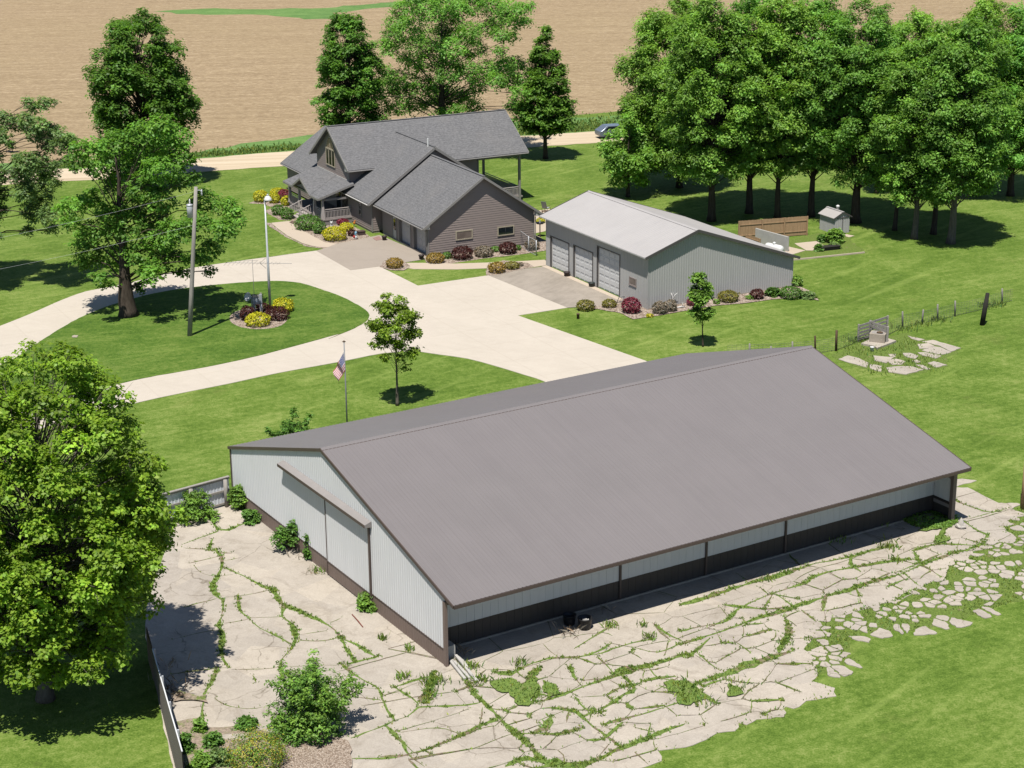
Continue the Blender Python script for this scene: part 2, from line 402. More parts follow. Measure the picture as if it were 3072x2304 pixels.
isl = [k5(-700, 1010), k5(-330, 880), k5(0, 712), k5(130, 645), k5(300, 530), k5(440, 445), k5(540, 393), k5(640, 350), k5(780, 303), k5(1000, 245), k5(1250, 205), k5(1550, 176), k5(1760, 165), k5(1900, 171), k5(2000, 192), k5(2212, 265), k2(640, 1430), k2(710, 1470), k2(735, 1505), k2(715, 1545), k2(640, 1590), k2(470, 1659), k5(2212, 505), k5(2000, 562), k5(1700, 643), k5(1400, 710), k5(1100, 765), k5(920, 797), k5(500, 900), k5(0, 1030), k5(-700, 1200)]
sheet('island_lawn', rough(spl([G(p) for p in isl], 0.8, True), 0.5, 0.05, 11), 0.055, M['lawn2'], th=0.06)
# --- darker aprons and footpaths
sheet('garage_apron', [G(p) for p in (k2(390, 1087), k2(450, 1070), k2(520, 1042), k2(700, 1006), k2(800, 985), k2(1118, 1120), k2(1112, 1140), k2(960, 1163), k2(805, 1189), k2(612, 1214))], 0.036, M['pad'])
sheet('shed_apron', [G(p) for p in (k2(1505, 1246), k2(1690, 1210), k3(215, 648), k3(700, 852), k3(690, 872), k3(560, 905), k3(360, 916))], 0.036, M['pad2'])
sheet('porch_footpath', [G(p) for p in (kpo(90, 690), kpo(430, 655), kpo(560, 760), kpo(780, 890), kpo(1100, 1060), kpo(1340, 1085), kpo(1225, 1152), kpo(1000, 1150), kpo(860, 1125), kpo(680, 1075), kpo(400, 935), kpo(200, 790))], 0.033, M['walk'], th=0.03)
sheet('side_footpath', [G(p) for p in (k2(960, 1165), k2(1105, 1166), k2(1300, 1170), k2(1600, 1160), k2(1880, 1145), k2(1880, 1180), k2(1720, 1205), k2(1500, 1200), k2(1300, 1207), k2(1020, 1205), k2(940, 1190))], 0.034, M['walk'], th=0.03)
# --- pebble beds
def bed(pts, seed, z=0.016): return sheet('pebble_bed', rough([G(p) for p in pts], 0.5, 0.07, seed), z + 0.0006*seed, M['gravel'])
bed([kpo(-40, 690), kpo(90, 690), kpo(200, 800), kpo(400, 940), kpo(680, 1080), kpo(860, 1130), kpo(1225, 1155), kpo(1100, 1180), kpo(770, 1142), kpo(380, 965), kpo(100, 790)], 1)
bed([kpo(430, 655), kpo(560, 600), kpo(1100, 640), kpo(1560, 700), kpo(1980, 960), kpo(1500, 1055), kpo(1340, 1085), kpo(1100, 1060), kpo(780, 890), kpo(560, 760)], 2)
bed([kl(815, 232), kl(900, 200), kl(1220, 210), kl(1260, 390), kl(1190, 405), kl(1110, 395), kl(1000, 330), kl(970, 310), kl(1060, 275), kl(950, 240)], 3)
bed([k2(1100, 1120), k2(1118, 1100), k2(1805, 980), k2(1900, 1030), k2(1880, 1085), k2(1700, 1112), k2(1480, 1135), k2(1260, 1168), k2(1100, 1172)], 4)
bed([k2(800, 1192), k2(835, 1150), k2(960, 1150), k2(1000, 1190), k2(960, 1215), k2(860, 1212)], 5, 0.042)
bed([k2(1490, 1245), k2(1500, 1180), k2(1600, 1150), k2(1760, 1165), k2(1800, 1190), k2(1560, 1245)], 6, 0.042)
bed([k3(405, 925), k3(560, 925), k3(700, 950), k3(780, 992), k3(900, 975), k3(1130, 935), k3(1300, 905), k3(1480, 890), k3(1700, 862), k3(1900, 850), k3(1990, 870), k3(1960, 820), k3(1820, 760), k3(870, 915), k3(720, 850), k3(690, 870), k3(560, 905)], 7, 0.042)
bed([kl(915 + 290*math.cos(a), 1385 + 108*math.sin(a)) for a in [i*2*PI/28 for i in range(28)]], 8, 0.062)
sheet('back_patio', [G(p) for p in (k2(1800, 830), k2(1905, 815), k2(1925, 850), k2(1875, 960), k2(1800, 975))], 0.03, M['walk'])
# --- garden corner behind the grey shed
sheet('garden_slab', rough([G(p) for p in (ksh(960, 800), ksh(1180, 850), ksh(1010, 900), ksh(900, 870))], 0.5, 0.04, 1), 0.03, M['walk'])
sheet('garden_slab', rough([G(p) for p in (ksh(1030, 755), ksh(1330, 725), ksh(1430, 790), ksh(1310, 850), ksh(1190, 850))], 0.5, 0.05, 2), 0.03, M['walk'])
sheet('garden_slab', rough([G(p) for p in (ksh(1700, 630), ksh(1830, 655), ksh(1760, 675), ksh(1700, 660))], 0.5, 0.05, 3), 0.03, M['walk'])
sheet('garden_ground', rough([G(p) for p in (ksh(960, 700), ksh(1350, 610), ksh(1720, 640), ksh(1850, 790), ksh(2000, 880), ksh(1650, 915), ksh(1200, 960), ksh(1010, 975), ksh(960, 850))], 0.6, 0.25, 4), 0.012, M['weedy'])
MB_ = MB()
gk = [G(p) for p in (ksh(1010, 978), ksh(1200, 962), ksh(1650, 915), ksh(1960, 882))]
for a, b in zip(gk, gk[1:]): MB_.bar(a + Vector((0, 0, .06)), b + Vector((0, 0, .06)), 0.12, 0.14)
o = MB_.build('garden_edging', M['walk']); tag(o, 'low pale concrete edging strip around the weedy garden corner', 'edging')
# ================================================================ LEAVES AND BLADES (numpy mesh builders)
def quads(name, P, m, col=None, parent=None):
    """P: (n,4,3) corners; col: (n,3) tint of each leaf"""
    n = len(P); me = bpy.data.meshes.new(name)
    me.vertices.add(n*4); me.vertices.foreach_set('co', P.reshape(-1).astype(np.float32))
    me.loops.add(n*4); me.loops.foreach_set('vertex_index', np.arange(n*4, dtype=np.int32))
    me.polygons.add(n); me.polygons.foreach_set('loop_start', np.arange(0, n*4, 4, dtype=np.int32))
    try: me.polygons.foreach_set('loop_total', np.full(n, 4, dtype=np.int32))
    except Exception: pass
    me.update(calc_edges=True)
    if col is not None:
        a = me.color_attributes.new('tint', 'FLOAT_COLOR', 'POINT')
        c = np.ones((n, 4, 4), np.float32); c[:, :, :3] = col[:, None, :]
        a.data.foreach_set('color', c.reshape(-1))
    return link(name, me, parent, m)
def nrm(a): return a/np.maximum(np.linalg.norm(a, axis=-1, keepdims=True), 1e-6)
def leaf_quads(ctr, nor, L, W, rg, droop=None):
    """pointed leaves centred at ctr, facing nor"""
    n = len(ctr); t = rg.normal(size=(n, 3))
    if droop is not None: t = t*0.6 + droop
    a = nrm(t - nor*np.sum(t*nor, 1, keepdims=True)); b = np.cross(nor, a)
    L = np.broadcast_to(L, (n,))[:, None]; W = np.broadcast_to(W, (n,))[:, None]
    q = np.empty((n, 4, 3)); f = nor*(W*0.28)
    q[:, 0] = ctr - a*L*0.5; q[:, 1] = ctr + b*W*0.5 + f + a*L*0.05; q[:, 2] = ctr + a*L*0.5; q[:, 3] = ctr - b*W*0.5 + f + a*L*0.05
    return q
def leaf_mat(name, col, tip=None, trans=0.28, rough=0.5, spec=0.25):
    n = N(name)
    at = n.n('Attribute'); at.attribute_name = 'tint'
    c = n.mix(1.0, tuple(x*KA for x in col), at.outputs['Color'], 'MULTIPLY')
    p = n.n('BsdfPrincipled'); n.lk(c, p.inputs['Base Color']); p.inputs['Roughness'].default_value = rough; p.inputs['Specular IOR Level'].default_value = spec
    t = n.n('BsdfTranslucent'); tc = n.mix(1.0, c, (1.15, 1.25, 0.55), 'MULTIPLY'); n.lk(tc, t.inputs[0])
    x = n.n('MixShader'); x.inputs[0].default_value = trans; n.lk(p.outputs[0], x.inputs[1]); n.lk(t.outputs[0], x.inputs[2])
    n.lk(x.outputs[0], n.out.inputs[0]); return n.m
L_ = {}
L_['maple'] = leaf_mat('maple leaves', (0.315, 0.46, 0.046), trans=0.48)
L_['dark'] = leaf_mat('dark maple leaves', (0.165, 0.345, 0.055), trans=0.48)
L_['walnut'] = leaf_mat('walnut leaves', (0.265, 0.5, 0.085), trans=0.48)
L_['oak'] = leaf_mat('oak leaves', (0.215, 0.45, 0.068), trans=0.48)
L_['grey'] = leaf_mat('grey green leaves', (0.245, 0.375, 0.125), trans=0.48)
L_['gold'] = leaf_mat('golden leaves', (0.66, 0.62, 0.03), trans=0.3)
L_['red'] = leaf_mat('barberry leaves', (0.088, 0.026, 0.022), trans=0.2)
L_['crimson'] = leaf_mat('crimson leaves', (0.255, 0.039, 0.0675), trans=0.25)
L_['green'] = leaf_mat('shrub leaves', (0.13, 0.275, 0.042), trans=0.28)
L_['bright'] = leaf_mat('fresh green leaves', (0.22, 0.4, 0.06), trans=0.35)
L_['olive'] = leaf_mat('olive shrub leaves', (0.26, 0.2405, 0.0455), trans=0.3)
L_['rust'] = leaf_mat('rusty gold leaves', (0.375, 0.25, 0.05), trans=0.25)
L_['mauve'] = leaf_mat('mauve grey leaves', (0.28, 0.231, 0.168), trans=0.25)
L_['blade'] = leaf_mat('grass blades', (0.235, 0.345, 0.066), trans=0.3)
L_['yellow'] = leaf_mat('yellow flowers', (0.5, 0.44, 0.06), trans=0.25)
L_['tall'] = leaf_mat('tall ditch grass', (.25, .36, .085), trans=0.3)
L_['dead'] = leaf_mat('dry stems', (0.39, 0.3055, 0.2145), trans=0.1)
def tint(n, rg, v=0.22, hue=0.10, warm=0.0):
    k = rg.normal(1.0, v, n).clip(0.4, 1.7); h = rg.normal(warm, hue, n)
    return np.stack([k*(1+h), k, k*(1-h)], 1).clip(0.05, 3)
def blades(name, pts, m, h=(0.1, 0.25), w=0.03, lean=0.45, seed=1, kind='stuff', vv=0.25):
    rg = np.random.default_rng(seed); P = np.array(pts, float); n = len(P)
    H_ = rg.uniform(h[0], h[1], n)[:, None]; a = rg.uniform(0, 2*PI, n); d = np.stack([np.cos(a), np.sin(a), np.zeros(n)], 1)
    b = rg.uniform(0, 2*PI, n); l = np.stack([np.cos(b), np.sin(b), np.zeros(n)], 1)*rg.uniform(0, lean, n)[:, None]*H_
    q = np.empty((n, 4, 3)); up = np.array([0, 0, 1.0])
    q[:, 0] = P - d*w*0.5; q[:, 1] = P + d*w*0.5; q[:, 2] = P + l + up*H_ + d*w*0.25; q[:, 3] = P + l*0.4 + up*H_*0.6 - d*w*0.7
    o = quads(name, q, m, tint(n, rg, vv, 0.14))
    if kind: o['kind'] = kind
    return o
# ================================================================ OLD CONCRETE YARD
solid = [k6(1150, 1760), k6(1005, 1100), k6(960, 900), k6(940, 700), k6(1000, 450), k6(1095, 200), k6(1110, 90), k6(1250, 55), k6(1375, -15), k6(1560, -40),
         k8(1500, 300), k8(1770, 350), k8(1850, 355), k8(1960, 410), k8(2110, 485), k8(2195, 530), k8(2080, 580), k8(2100, 640), k8(2165, 680), k8(2140, 715), k8(1960, 702), k8(1985, 750), k8(1880, 765),
         k8(1850, 820), k8(1740, 830), k8(1700, 930), k8(1560, 985), k8(1510, 1030), k8(1400, 1085), k8(1200, 1135), k8(1000, 1195), kfy(1060, 212), kfy(1000, 240), kfy(1045, 285), kfy(1010, 330), kfy(960, 378),
         kfy(1000, 400), kfy(1047, 518), kfy(1010, 556), kfy(1140, 596), kfy(1152, 640), kfy(985, 668), kfy(910, 710), kfy(862, 700), kfy(852, 758), kfy(700, 772), kfy(640, 802), kfy(592, 790), kfy(580, 838),
         kfy(470, 848), kfy(436, 872), kfy(300, 930), kfy(142, 950), kfy(160, 1008), kfy(60, 1042), kfy(-300, 1180), kfy(-1000, 1400), k6(1300, 1900)]
SG = [G(p) for p in solid]
SGr = rough(spl(SG, .5, True), 0.3, 0.10, 2)
sheet('concrete_yard', SGr, 0.03, M['old2'], th=0.05)
frag_out = [k8(1790, 352), k8(2110, 470), k8(2400, 560), k8(2500, 900), kfy(2400, 30), kfy(2212, 85), kfy(2010, 155), kfy(1880, 200), kfy(1780, 240), kfy(1700, 245), kfy(1600, 268), kfy(1380, 285), kfy(1290, 275), kfy(1230, 345), kfy(1180, 400), kfy(1280, 440), kfy(1180, 480), kfy(1070, 510), kfy(1000, 580), kfy(600, 820), kfy(700, 400), k8(1200, 900), k8(1700, 500)]
FO = [G(p) for p in frag_out]
sheet('yard_verge', rough(FO, 0.5, 0.22, 9), 0.010, M['weedy'])
# pieces of broken slab lying in the verge
def clip(poly, p, q):
    """keep the side of the bisector nearer to p"""
    m = (p+q)/2; d = q-p; out = []
    for i in range(len(poly)):
        a, b = poly[i], poly[(i+1) % len(poly)]; sa, sb = (a-m).dot(d), (b-m).dot(d)
        if sa <= 0: out.append(a)
        if (sa < 0) != (sb < 0) and abs(sa-sb) > 1e-9: out.append(a.lerp(b, sa/(sa-sb)))
    return out
rg = random.Random(4); seeds = []
fx = [p.x for p in FO]; fy_ = [p.y for p in FO]
solid_in = [(p.x, p.y) for p in SG]
tries = 0
while tries < 6000:
    tries += 1
    p = Vector((rg.uniform(min(fx), max(fx)), rg.uniform(min(fy_), max(fy_))))
    if not inside(p, FO): continue
    if inside(p, solid_in): continue
    mind = rg.choice([0.24, 0.30, 0.36, 0.5, 0.75, 1.1])
    if any((p-s).length < mind for s in seeds): continue
    seeds.append(p)
FR = []; mbf = MB(); e1b = Vector((0.852, 0.523))
for p in seeds:
    poly = [p + Vector((x, y)) for x, y in ((-1.5, -1.5), (1.5, -1.5), (1.5, 1.5), (-1.5, 1.5))]
    for q in sorted(seeds, key=lambda s: (s-p).length)[1:14]: poly = clip(poly, p, q)
    if len(poly) < 3: continue
    k = rg.uniform(0.55, 0.95)
    if rg.random() < 0.26 + 0.3*(math.sin(p.x*1.3)*math.cos(p.y*1.1) > .35): continue
    poly = [p + (a-p)*k*min(1, 0.85/max(.01, (a-p).length*k)) for a in poly]
    poly = [q for i in range(len(poly)) for q in (poly[i].lerp(poly[i-1], .13), poly[i].lerp(poly[(i+1) % len(poly)], .13))]
    pr = rough([(a.x, a.y) for a in poly], 0.16, 0.055, rg.randint(0, 9999))
    FR.append((p, pr)); mbf.prism([(a.x, a.y) for a in pr], 0.0, 0.035 + rg.uniform(0, 0.02))
o = mbf.build('broken_slabs', M['old2']); o['kind'] = 'structure'
# soil, wood chips and the cracks
sheet('soil_patch', rough([G(p) for p in (kly(90, 890), kly(270, 850), kly(340, 935), kly(460, 935), kly(560, 925), kly(750, 955), kly(945, 1000), kly(950, 1320), kly(150, 1320), kly(110, 1000))], 0.4, 0.12, 3), 0.1165, M['soil'])
sheet('soil_patch', rough([G(p) for p in (kly(40, 560), kly(130, 640), kly(270, 680), kly(330, 660), kly(340, 730), kly(210, 705), kly(60, 720))], 0.3, 0.1, 6), 0.1172, M['soil'])
sheet('slab_remnant', rough([G(kly(575 + 130*math.cos(a), 1015 + 26*math.sin(a))) for a in [i*PI/7 for i in range(14)]], 0.3, 0.07, 3), 0.122, M['old2'])
sheet('wood_chip_bed', rough([G(p) for p in (kly(930, 1010), kly(1060, 945), kly(1220, 955), kly(1500, 1050), kly(1535, 1120), kly(1515, 1330), kly(880, 1330), kly(935, 1150))], 0.4, 0.12, 4), 0.119, M['rubble'])
CR = []   # (points, width, greenness)
def ck(k, w, *pts, g=1.0): CR.append(([G(k(*p)) for p in pts], w, g))
ck(k6, .22, (1370, 58), (1415, 115), (1480, 120), (1545, 90), (1620, 68)); ck(k6, .2, (1415, 125), (1350, 150), (1180, 212), g=.7); ck(k6, .3, (1378, 178), (1365, 215), (1350, 252))
ck(k6, .36, (1400, 250), (1440, 310), (1435, 360), (1410, 420), (1380, 490), (1410, 555), (1442, 572), (1445, 640), (1420, 740), (1440, 820), (1430, 900), (1450, 960), (1482, 1012))
ck(k6, .36, (1415, 1012), (1370, 1100), (1330, 1180), (1310, 1290), (1318, 1350)); ck(k6, .32, (1440, 358), (1540, 400), (1640, 450), (1740, 500), (1768, 505), (1810, 580), (1840, 630), (1830, 680), (1890, 730), (1920, 800), (1900, 870), (1840, 940), (1815, 1010), (1830, 1080))
ck(k6, .3, (1838, 603), (1900, 630), (2000, 675), (2100, 720), (2170, 770), (2220, 830)); ck(k7, .42, (0, 820), (30, 880), (90, 975)); ck(k7, .3, (15, 828), (100, 862), (170, 910), (225, 940)); ck(k7, .5, (40, 990), (160, 960), (245, 935))
ck(k6, .22, (1540, 553), (1555, 640), (1610, 690), (1690, 760), (1780, 800), (1850, 840), (1905, 872))
for pts in (((1110, 832), (1300, 785), (1425, 765)), ((1120, 1052), (1400, 1017), (1480, 1012)), ((1500, 1025), (1700, 1020), (1810, 1010)), ((1840, 1010), (2000, 1000), (2210, 995)), ((1185, 235), (1385, 250)), ((1230, 335), (1420, 290)),
            ((1255, 345), (1300, 395), (1405, 425)), ((1450, 320), (1565, 298)), ((1400, 268), (1505, 270)), ((1420, 420), (1510, 408)), ((1190, 620), (1400, 565)), ((1455, 557), (1540, 550), (1700, 520), (1765, 503)), ((1450, 725), (1600, 700), (1625, 690), (1830, 682)),
            ((1940, 800), (2115, 773)), ((1940, 835), (2100, 840), (2195, 815)), ((1390, 1205), (1450, 1250), (1600, 1280), (1700, 1268)), ((2140, 720), (2212, 690)), ((1640, 1060), (1660, 1110))):
    ck(k6, .11, *pts, g=.45)
ck(k7, .3, (0, 985), (60, 1040), (140, 1090), (240, 1150), (265, 1210), (300, 1290), (345, 1355)); ck(k7, .22, (345, 1355), (430, 1330), (500, 1270), (560, 1265), (800, 1257), (910, 1235), g=.7); ck(k7, .2, (345, 1357), (250, 1400), (60, 1470), g=.7)
ck(k7, .24, (290, 1388), (350, 1450), (400, 1500), (440, 1580), (540, 1655), g=.6); ck(k7, .34, (740, 960), (860, 1180), (960, 1270), (1020, 1335), (1090, 1400), (1170, 1470), (1250, 1550), (1330, 1620), (1420, 1670), g=.8)
ck(k7, .3, (1020, 1335), (880, 1400), (780, 1445), (690, 1490), (585, 1532)); ck(k7, .2, (585, 1532), (450, 1570), (300, 1600), (60, 1600), g=.4)
ck(k7, .5, (1265, 1240), (1400, 1200), (1560, 1140), (1700, 1090), (1850, 1030), (1990, 1000), (2230, 925)); ck(k7, .5, (1060, 1655), (1200, 1600), (1330, 1622), (1560, 1640), (1800, 1540), (2000, 1460), (2230, 1375), g=.8)
ck(k7, .34, (990, 1040), (1090, 1050), (1200, 1000), (1360, 950), (1500, 945), (1680, 920), (1760, 890), (1890, 850), (2010, 828)); ck(k7, .26, (1510, 890), (1640, 810), (1770, 730), g=.7)
for w, g, pts in ((.3, 1, ((1480, 1000), (1520, 1090), (1550, 1125))), (.4, 1, ((1290, 1010), (1220, 1080), (1260, 1150), (1240, 1250))), (.24, .6, ((1660, 940), (1740, 1020), (1775, 1065))), (.28, .7, ((1820, 1060), (1900, 1150), (1830, 1190), (1690, 1280), (1640, 1310))),
                  (.3, .9, ((1510, 1200), (1600, 1290), (1690, 1300))), (.4, .8, ((1380, 1280), (1500, 1290), (1640, 1400), (1720, 1460), (1810, 1525))), (.36, 1, ((1140, 1440), (1260, 1440), (1400, 1445), (1560, 1400))), (.3, .8, ((1360, 1330), (1310, 1400), (1240, 1440))),
                  (.2, .4, ((1895, 880), (2050, 912), (2210, 850))), (.22, .8, ((2025, 725), (2110, 790), (2212, 842))), (.2, .7, ((350, 1135), (460, 1100), (570, 1070))), (.24, .8, ((345, 1140), (460, 1210), (505, 1262))), (.6, 1.4, ((600, 1040), (580, 1110), (560, 1180), (535, 1240))),
                  (.15, .5, ((275, 1192), (370, 1168))), (.16, .5, ((110, 1205), (250, 1222))), (.14, .4, ((150, 1145), (240, 1152))), (.14, .3, ((250, 1590), (440, 1580))), (.12, .3, ((390, 1432), (620, 1402), (760, 1440))), (.2, .5, ((1990, 1010), (2060, 1080), (2200, 1100))),
                  (.3, .9, ((2060, 1130), (2150, 1160), (2212, 1200))), (.24, .6, ((1700, 1380), (1850, 1340), (2000, 1300), (2212, 1230))), (.22, .7, ((1900, 1400), (2060, 1440))), (.18, .4, ((960, 1275), (1080, 1290), (1150, 1250))), (.2, .5, ((1550, 1340), (1620, 1300))), (.16, .3, ((1900, 1560), (1990, 1640)))):
    ck(k7, w, *pts, g=g)
ck(k8, .42, (-20, 1115), (150, 1070), (350, 1000), (560, 940), (700, 900), (840, 850), (960, 830), (1100, 800), (1200, 770), (1360, 730)); ck(k8, .3, (-20, 1285), (200, 1240), (280, 1220), (350, 1150), (430, 1105), (560, 1050), (680, 1010), (790, 975), (850, 930), (1000, 890), (1180, 860), (1400, 825), (1500, 820), g=.8)
ck(k8, .42, (-20, 1375), (270, 1280), (460, 1210), (560, 1180), (720, 1130), (900, 1070), (1000, 1040), (1100, 1010), (1250, 960), (1400, 920), (1560, 850), (1700, 800), (1900, 740), (1960, 700)); ck(k8, .55, (-20, 1665), (100, 1620), (280, 1560), (430, 1500), (540, 1470), (715, 1410))
ck(k8, .45, (930, 1240), (1100, 1180), (1200, 1132), (1340, 1110), (1420, 1060), (1510, 1020))
for w, g, pts in ((.24, .7, ((600, 1040), (720, 1130))), (.26, .7, ((1500, 770), (1545, 845), (1640, 910), (1710, 955))), (.35, 1, ((660, 1190), (690, 1290), (650, 1370), (620, 1425))), (.18, .5, ((780, 1160), (865, 1222))), (.15, .4, ((320, 1335), (440, 1425))), (.24, .6, ((30, 1460), (100, 1400), (180, 1330))),
                  (.5, 1.1, ((820, 1330), (870, 1450), (880, 1560))), (.5, 1, ((1720, 600), (1690, 650), (1640, 710))), (.22, .8, ((1480, 765), (1650, 722), (1740, 722), (1890, 730))), (.3, .8, ((1770, 438), (1900, 490), (2000, 515), (2115, 488))), (.2, .5, ((1850, 560), (1990, 520))), (.26, .7, ((1820, 570), (1920, 640), (1975, 660), (1955, 725))),
                  (.2, .6, ((1095, 790), (1090, 850), (1155, 900))), (.14, .3, ((340, 905), (430, 960))), (.13, .3, ((690, 790), (760, 860))), (.13, .3, ((1240, 670), (1290, 700))), (.2, .5, ((500, 1000), (560, 1050))), (.15, .4, ((1320, 970), (1450, 1030))), (.16, .4, ((1150, 1060), (1120, 1000))), (.2, .6, ((1420, 900), (1530, 990))), (.25, .7, ((100, 1430), (180, 1500), (240, 1540)))):
    ck(k8, w, *pts, g=g)
# finer fractures: borders of a random split of the front yard into pieces longer along the barn than across
rg = random.Random(77); fs = []; sq = lambda p: Vector((((p[0]+3.274)*.852 + (p[1]-78.159)*.5235)*.72, ((p[0]+3.274)*-.5235 + (p[1]-78.159)*.852)*1.15))
usq = lambda q: Vector((q.x/.72*.852 - q.y/1.15*.5235 - 3.274, q.x/.72*.5235 + q.y/1.15*.852 + 78.159))
front_line = lambda p: (p[0]+3.274)*-.5235 + (p[1]-78.159)*.852      # metres behind the barn's post line
for _ in range(14000):
    q = Vector((rg.uniform(-2, 36*.72), rg.uniform(-17, 1.4))); p = usq(q)
    if not inside(p, solid_in): continue
    busy = math.sin(p.x*.55+1)*math.cos(p.y*.6+.4); md = ((.72 if busy > .3 else 1.15) + .55*rg.random()) if q.y < -2.6 else 1.9
    if any((q-a).length < md for a in fs): continue
    fs.append(q)
seen = set()
for p in fs:
    near = sorted(fs, key=lambda q: (q-p).length)[1:13]
    poly = [p + Vector((x, y)) for x, y in ((-2.4, -2.4), (2.4, -2.4), (2.4, 2.4), (-2.4, 2.4))]
    for q in near: poly = clip(poly, p, q)
    for a, b in zip(poly, poly[1:] + poly[:1]):
        m = (a+b)/2; key = (round(m.x, 1), round(m.y, 1))
        if key in seen or (a-b).length < .2 or not inside(usq(m), solid_in): continue
        seen.add(key); A2, B2 = usq(a), usq(b)
        if rg.random() < .92: CR.append(([A2, A2.lerp(B2, .5) + Vector((rg.gauss(0, .05), rg.gauss(0, .05))), B2], rg.choice([.05, .07, .09, .12, .17, .24] if m.y < -2.6 else [.03, .04, .06]), rg.choice([.2, .5, .9, 1.2] if m.y < -2.6 else [0, .1])))
mbc = MB(); mbg = MB(); tufts = []; rg = random.Random(8)
for i, (pts, w, g) in enumerate(CR):
    line = rough(spl(pts, 0.35), 0.35, 0.05, i, False); z = 0.034 + 0.00008*i; Lp = Rp = None
    n = len(line); w0 = w
    for j in range(n):
        w = w0*(.30 + 1.05*abs(math.sin(j*.23 + i*1.7)*math.cos(j*.091 + i)))*rg.uniform(.75, 1.25)
        a = line[max(j-1, 0)]; b = line[min(j+1, n-1)]; d = (b-a); d = Vector((-d.y, d.x)).normalized() if d.length > 1e-6 else Vector((1, 0))
        k = 0.35 if j in (0, n-1) else 1
        l = line[j] + d*w*k*rg.uniform(.2, .62); r = line[j] - d*w*k*rg.uniform(.2, .62)
        if Lp is not None and inside(l, solid_in) and inside(r, solid_in): (mbg if w0 >= .2 and math.sin(j*.4+i) > -.75 else mbc).face([(Lp.x, Lp.y, z), (Rp.x, Rp.y, z), (r.x, r.y, z), (l.x, l.y, z)])
        Lp, Rp = l, r
        nb = int(w*(115 if w > .2 else 60)*g*rg.uniform(.2, 1.6))
        for _ in range(nb):
            o_ = line[j] + d*rg.uniform(-w*.42, w*.42) + Vector((rg.uniform(-.12, .12), rg.uniform(-.12, .12)))
            if inside(o_, solid_in): tufts.append((o_.x, o_.y, 0.03))
o = mbc.build('crack_soil', M['crack']); o['kind'] = 'structure'
o = mbg.build('grassy_joint', M['joint']); o['kind'] = 'structure'
# wide green patches between the slabs
mbp = MB(); patches = [(k7, [(960, 1110), (1100, 1085), (1180, 1130), (1240, 1060), (1270, 1090), (1260, 1180), (1210, 1270), (1150, 1262), (1090, 1180), (1000, 1170)]), (kfy, [(170, 570), (300, 560), (360, 600), (400, 660), (330, 700), (250, 690), (260, 630), (200, 620)]), (kfy, [(540, 570), (600, 600), (620, 630), (540, 650)]),
                       (k7, [(1310, 1100), (1390, 1130), (1430, 1190), (1340, 1210), (1300, 1150)]), (kcr, [(570, 1230), (700, 1150), (1000, 1060), (1160, 1050), (1180, 1110), (950, 1190), (700, 1240)]), (kcr, [(930, 1200), (1010, 1180), (960, 1290), (1080, 1360), (950, 1400), (860, 1440), (820, 1340), (900, 1290)])]
for i, (k, pp) in enumerate(patches):
    g = [G(k(*p)) for p in pp]; q = rough(g, 0.3, 0.12, 40+i); z = 0.112+0.0005*i
    mbp.prism([(a.x, a.y) for a in q], z-0.02, z)
    xs = [a.x for a in g]; ys = [a.y for a in g]; area = (max(xs)-min(xs))*(max(ys)-min(ys))
    for _ in range(int(area*75)):
        p = (rg.uniform(min(xs), max(xs)), rg.uniform(min(ys), max(ys)), z)
        if inside(p, g): tufts.append(p)
o = mbp.build('weed_patch', M['joint']); o['kind'] = 'structure'
# grass creeping over the ragged edge of the concrete
for a, b in zip(SGr, SGr[1:] + SGr[:1]):
    if front_line(a) < -1.0:
        for _ in range(rg.choice([0, 1, 3, 6])): tufts.append((a.x + rg.gauss(0, .14), a.y + rg.gauss(0, .14), .02))
# grass among the broken pieces
cnt = 0
while cnt < 8000:
    p = (rg.uniform(min(fx), max(fx)), rg.uniform(min(fy_), max(fy_)), 0.01)
    if inside(p, FO) and not inside(p, solid_in):
        q_ = Vector(p[:2])
        if math.sin(p[0]*1.1)*math.cos(p[1]*.9) + rg.uniform(-.8, .8) > -0.05 and not any((q_-c_).length < 1 and inside(q_, f_) for c_, f_ in FR): tufts.append(p)
        cnt += 1
blades('crack_grass', tufts, L_['blade'], (0.04, 0.13), 0.045, 1.3, 5)
# ---------------------------------------------------------------- slabs by the old stock pen
pen = [[(960, 560), (1145, 600), (1080, 612), (1000, 590)], [(1115, 622), (1230, 605), (1525, 690), (1425, 728), (1300, 665)], [(1065, 650), (1180, 640), (1245, 668), (1170, 695), (1085, 698)], [(1115, 715), (1240, 672), (1300, 680), (1425, 735), (1330, 758), (1180, 735)],
       [(1070, 738), (1150, 735), (1320, 775), (1260, 800), (1120, 770)], [(910, 745), (990, 745), (1080, 775), (1040, 805), (950, 785)], [(755, 755), (840, 755), (835, 785), (780, 780)], [(600, 770), (700, 780), (820, 790), (740, 850), (610, 825)], [(750, 825), (840, 805), (945, 830), (900, 865), (800, 868)],
       [(1010, 825), (1060, 815), (1105, 835), (1050, 852)], [(1175, 850), (1240, 832), (1380, 870), (1260, 895)], [(1050, 868), (1120, 870), (1205, 912), (1160, 920)], [(230, 808), (330, 770), (450, 800), (558, 850), (530, 895), (400, 860)], [(565, 862), (690, 880), (680, 940), (570, 910)], [(740, 900), (850, 885), (1000, 885), (1130, 920), (950, 970), (760, 945)]]
sheet('pen_ground', rough([G(kp(*p)) for p in ((160, 770), (350, 660), (480, 640), (750, 560), (950, 530), (1150, 590), (1535, 690), (1380, 800), (1400, 875), (950, 978), (700, 945), (400, 880))], 0.4, 0.2, 8), 0.010, M['weedy'])
mbs = MB()
for i, q in enumerate(pen):
    g = rough([G(kp(*p)) for p in q], 0.35, 0.05, i); mbs.prism([(a.x, a.y) for a in g], 0.0, 0.05 + 0.004*(i % 3))
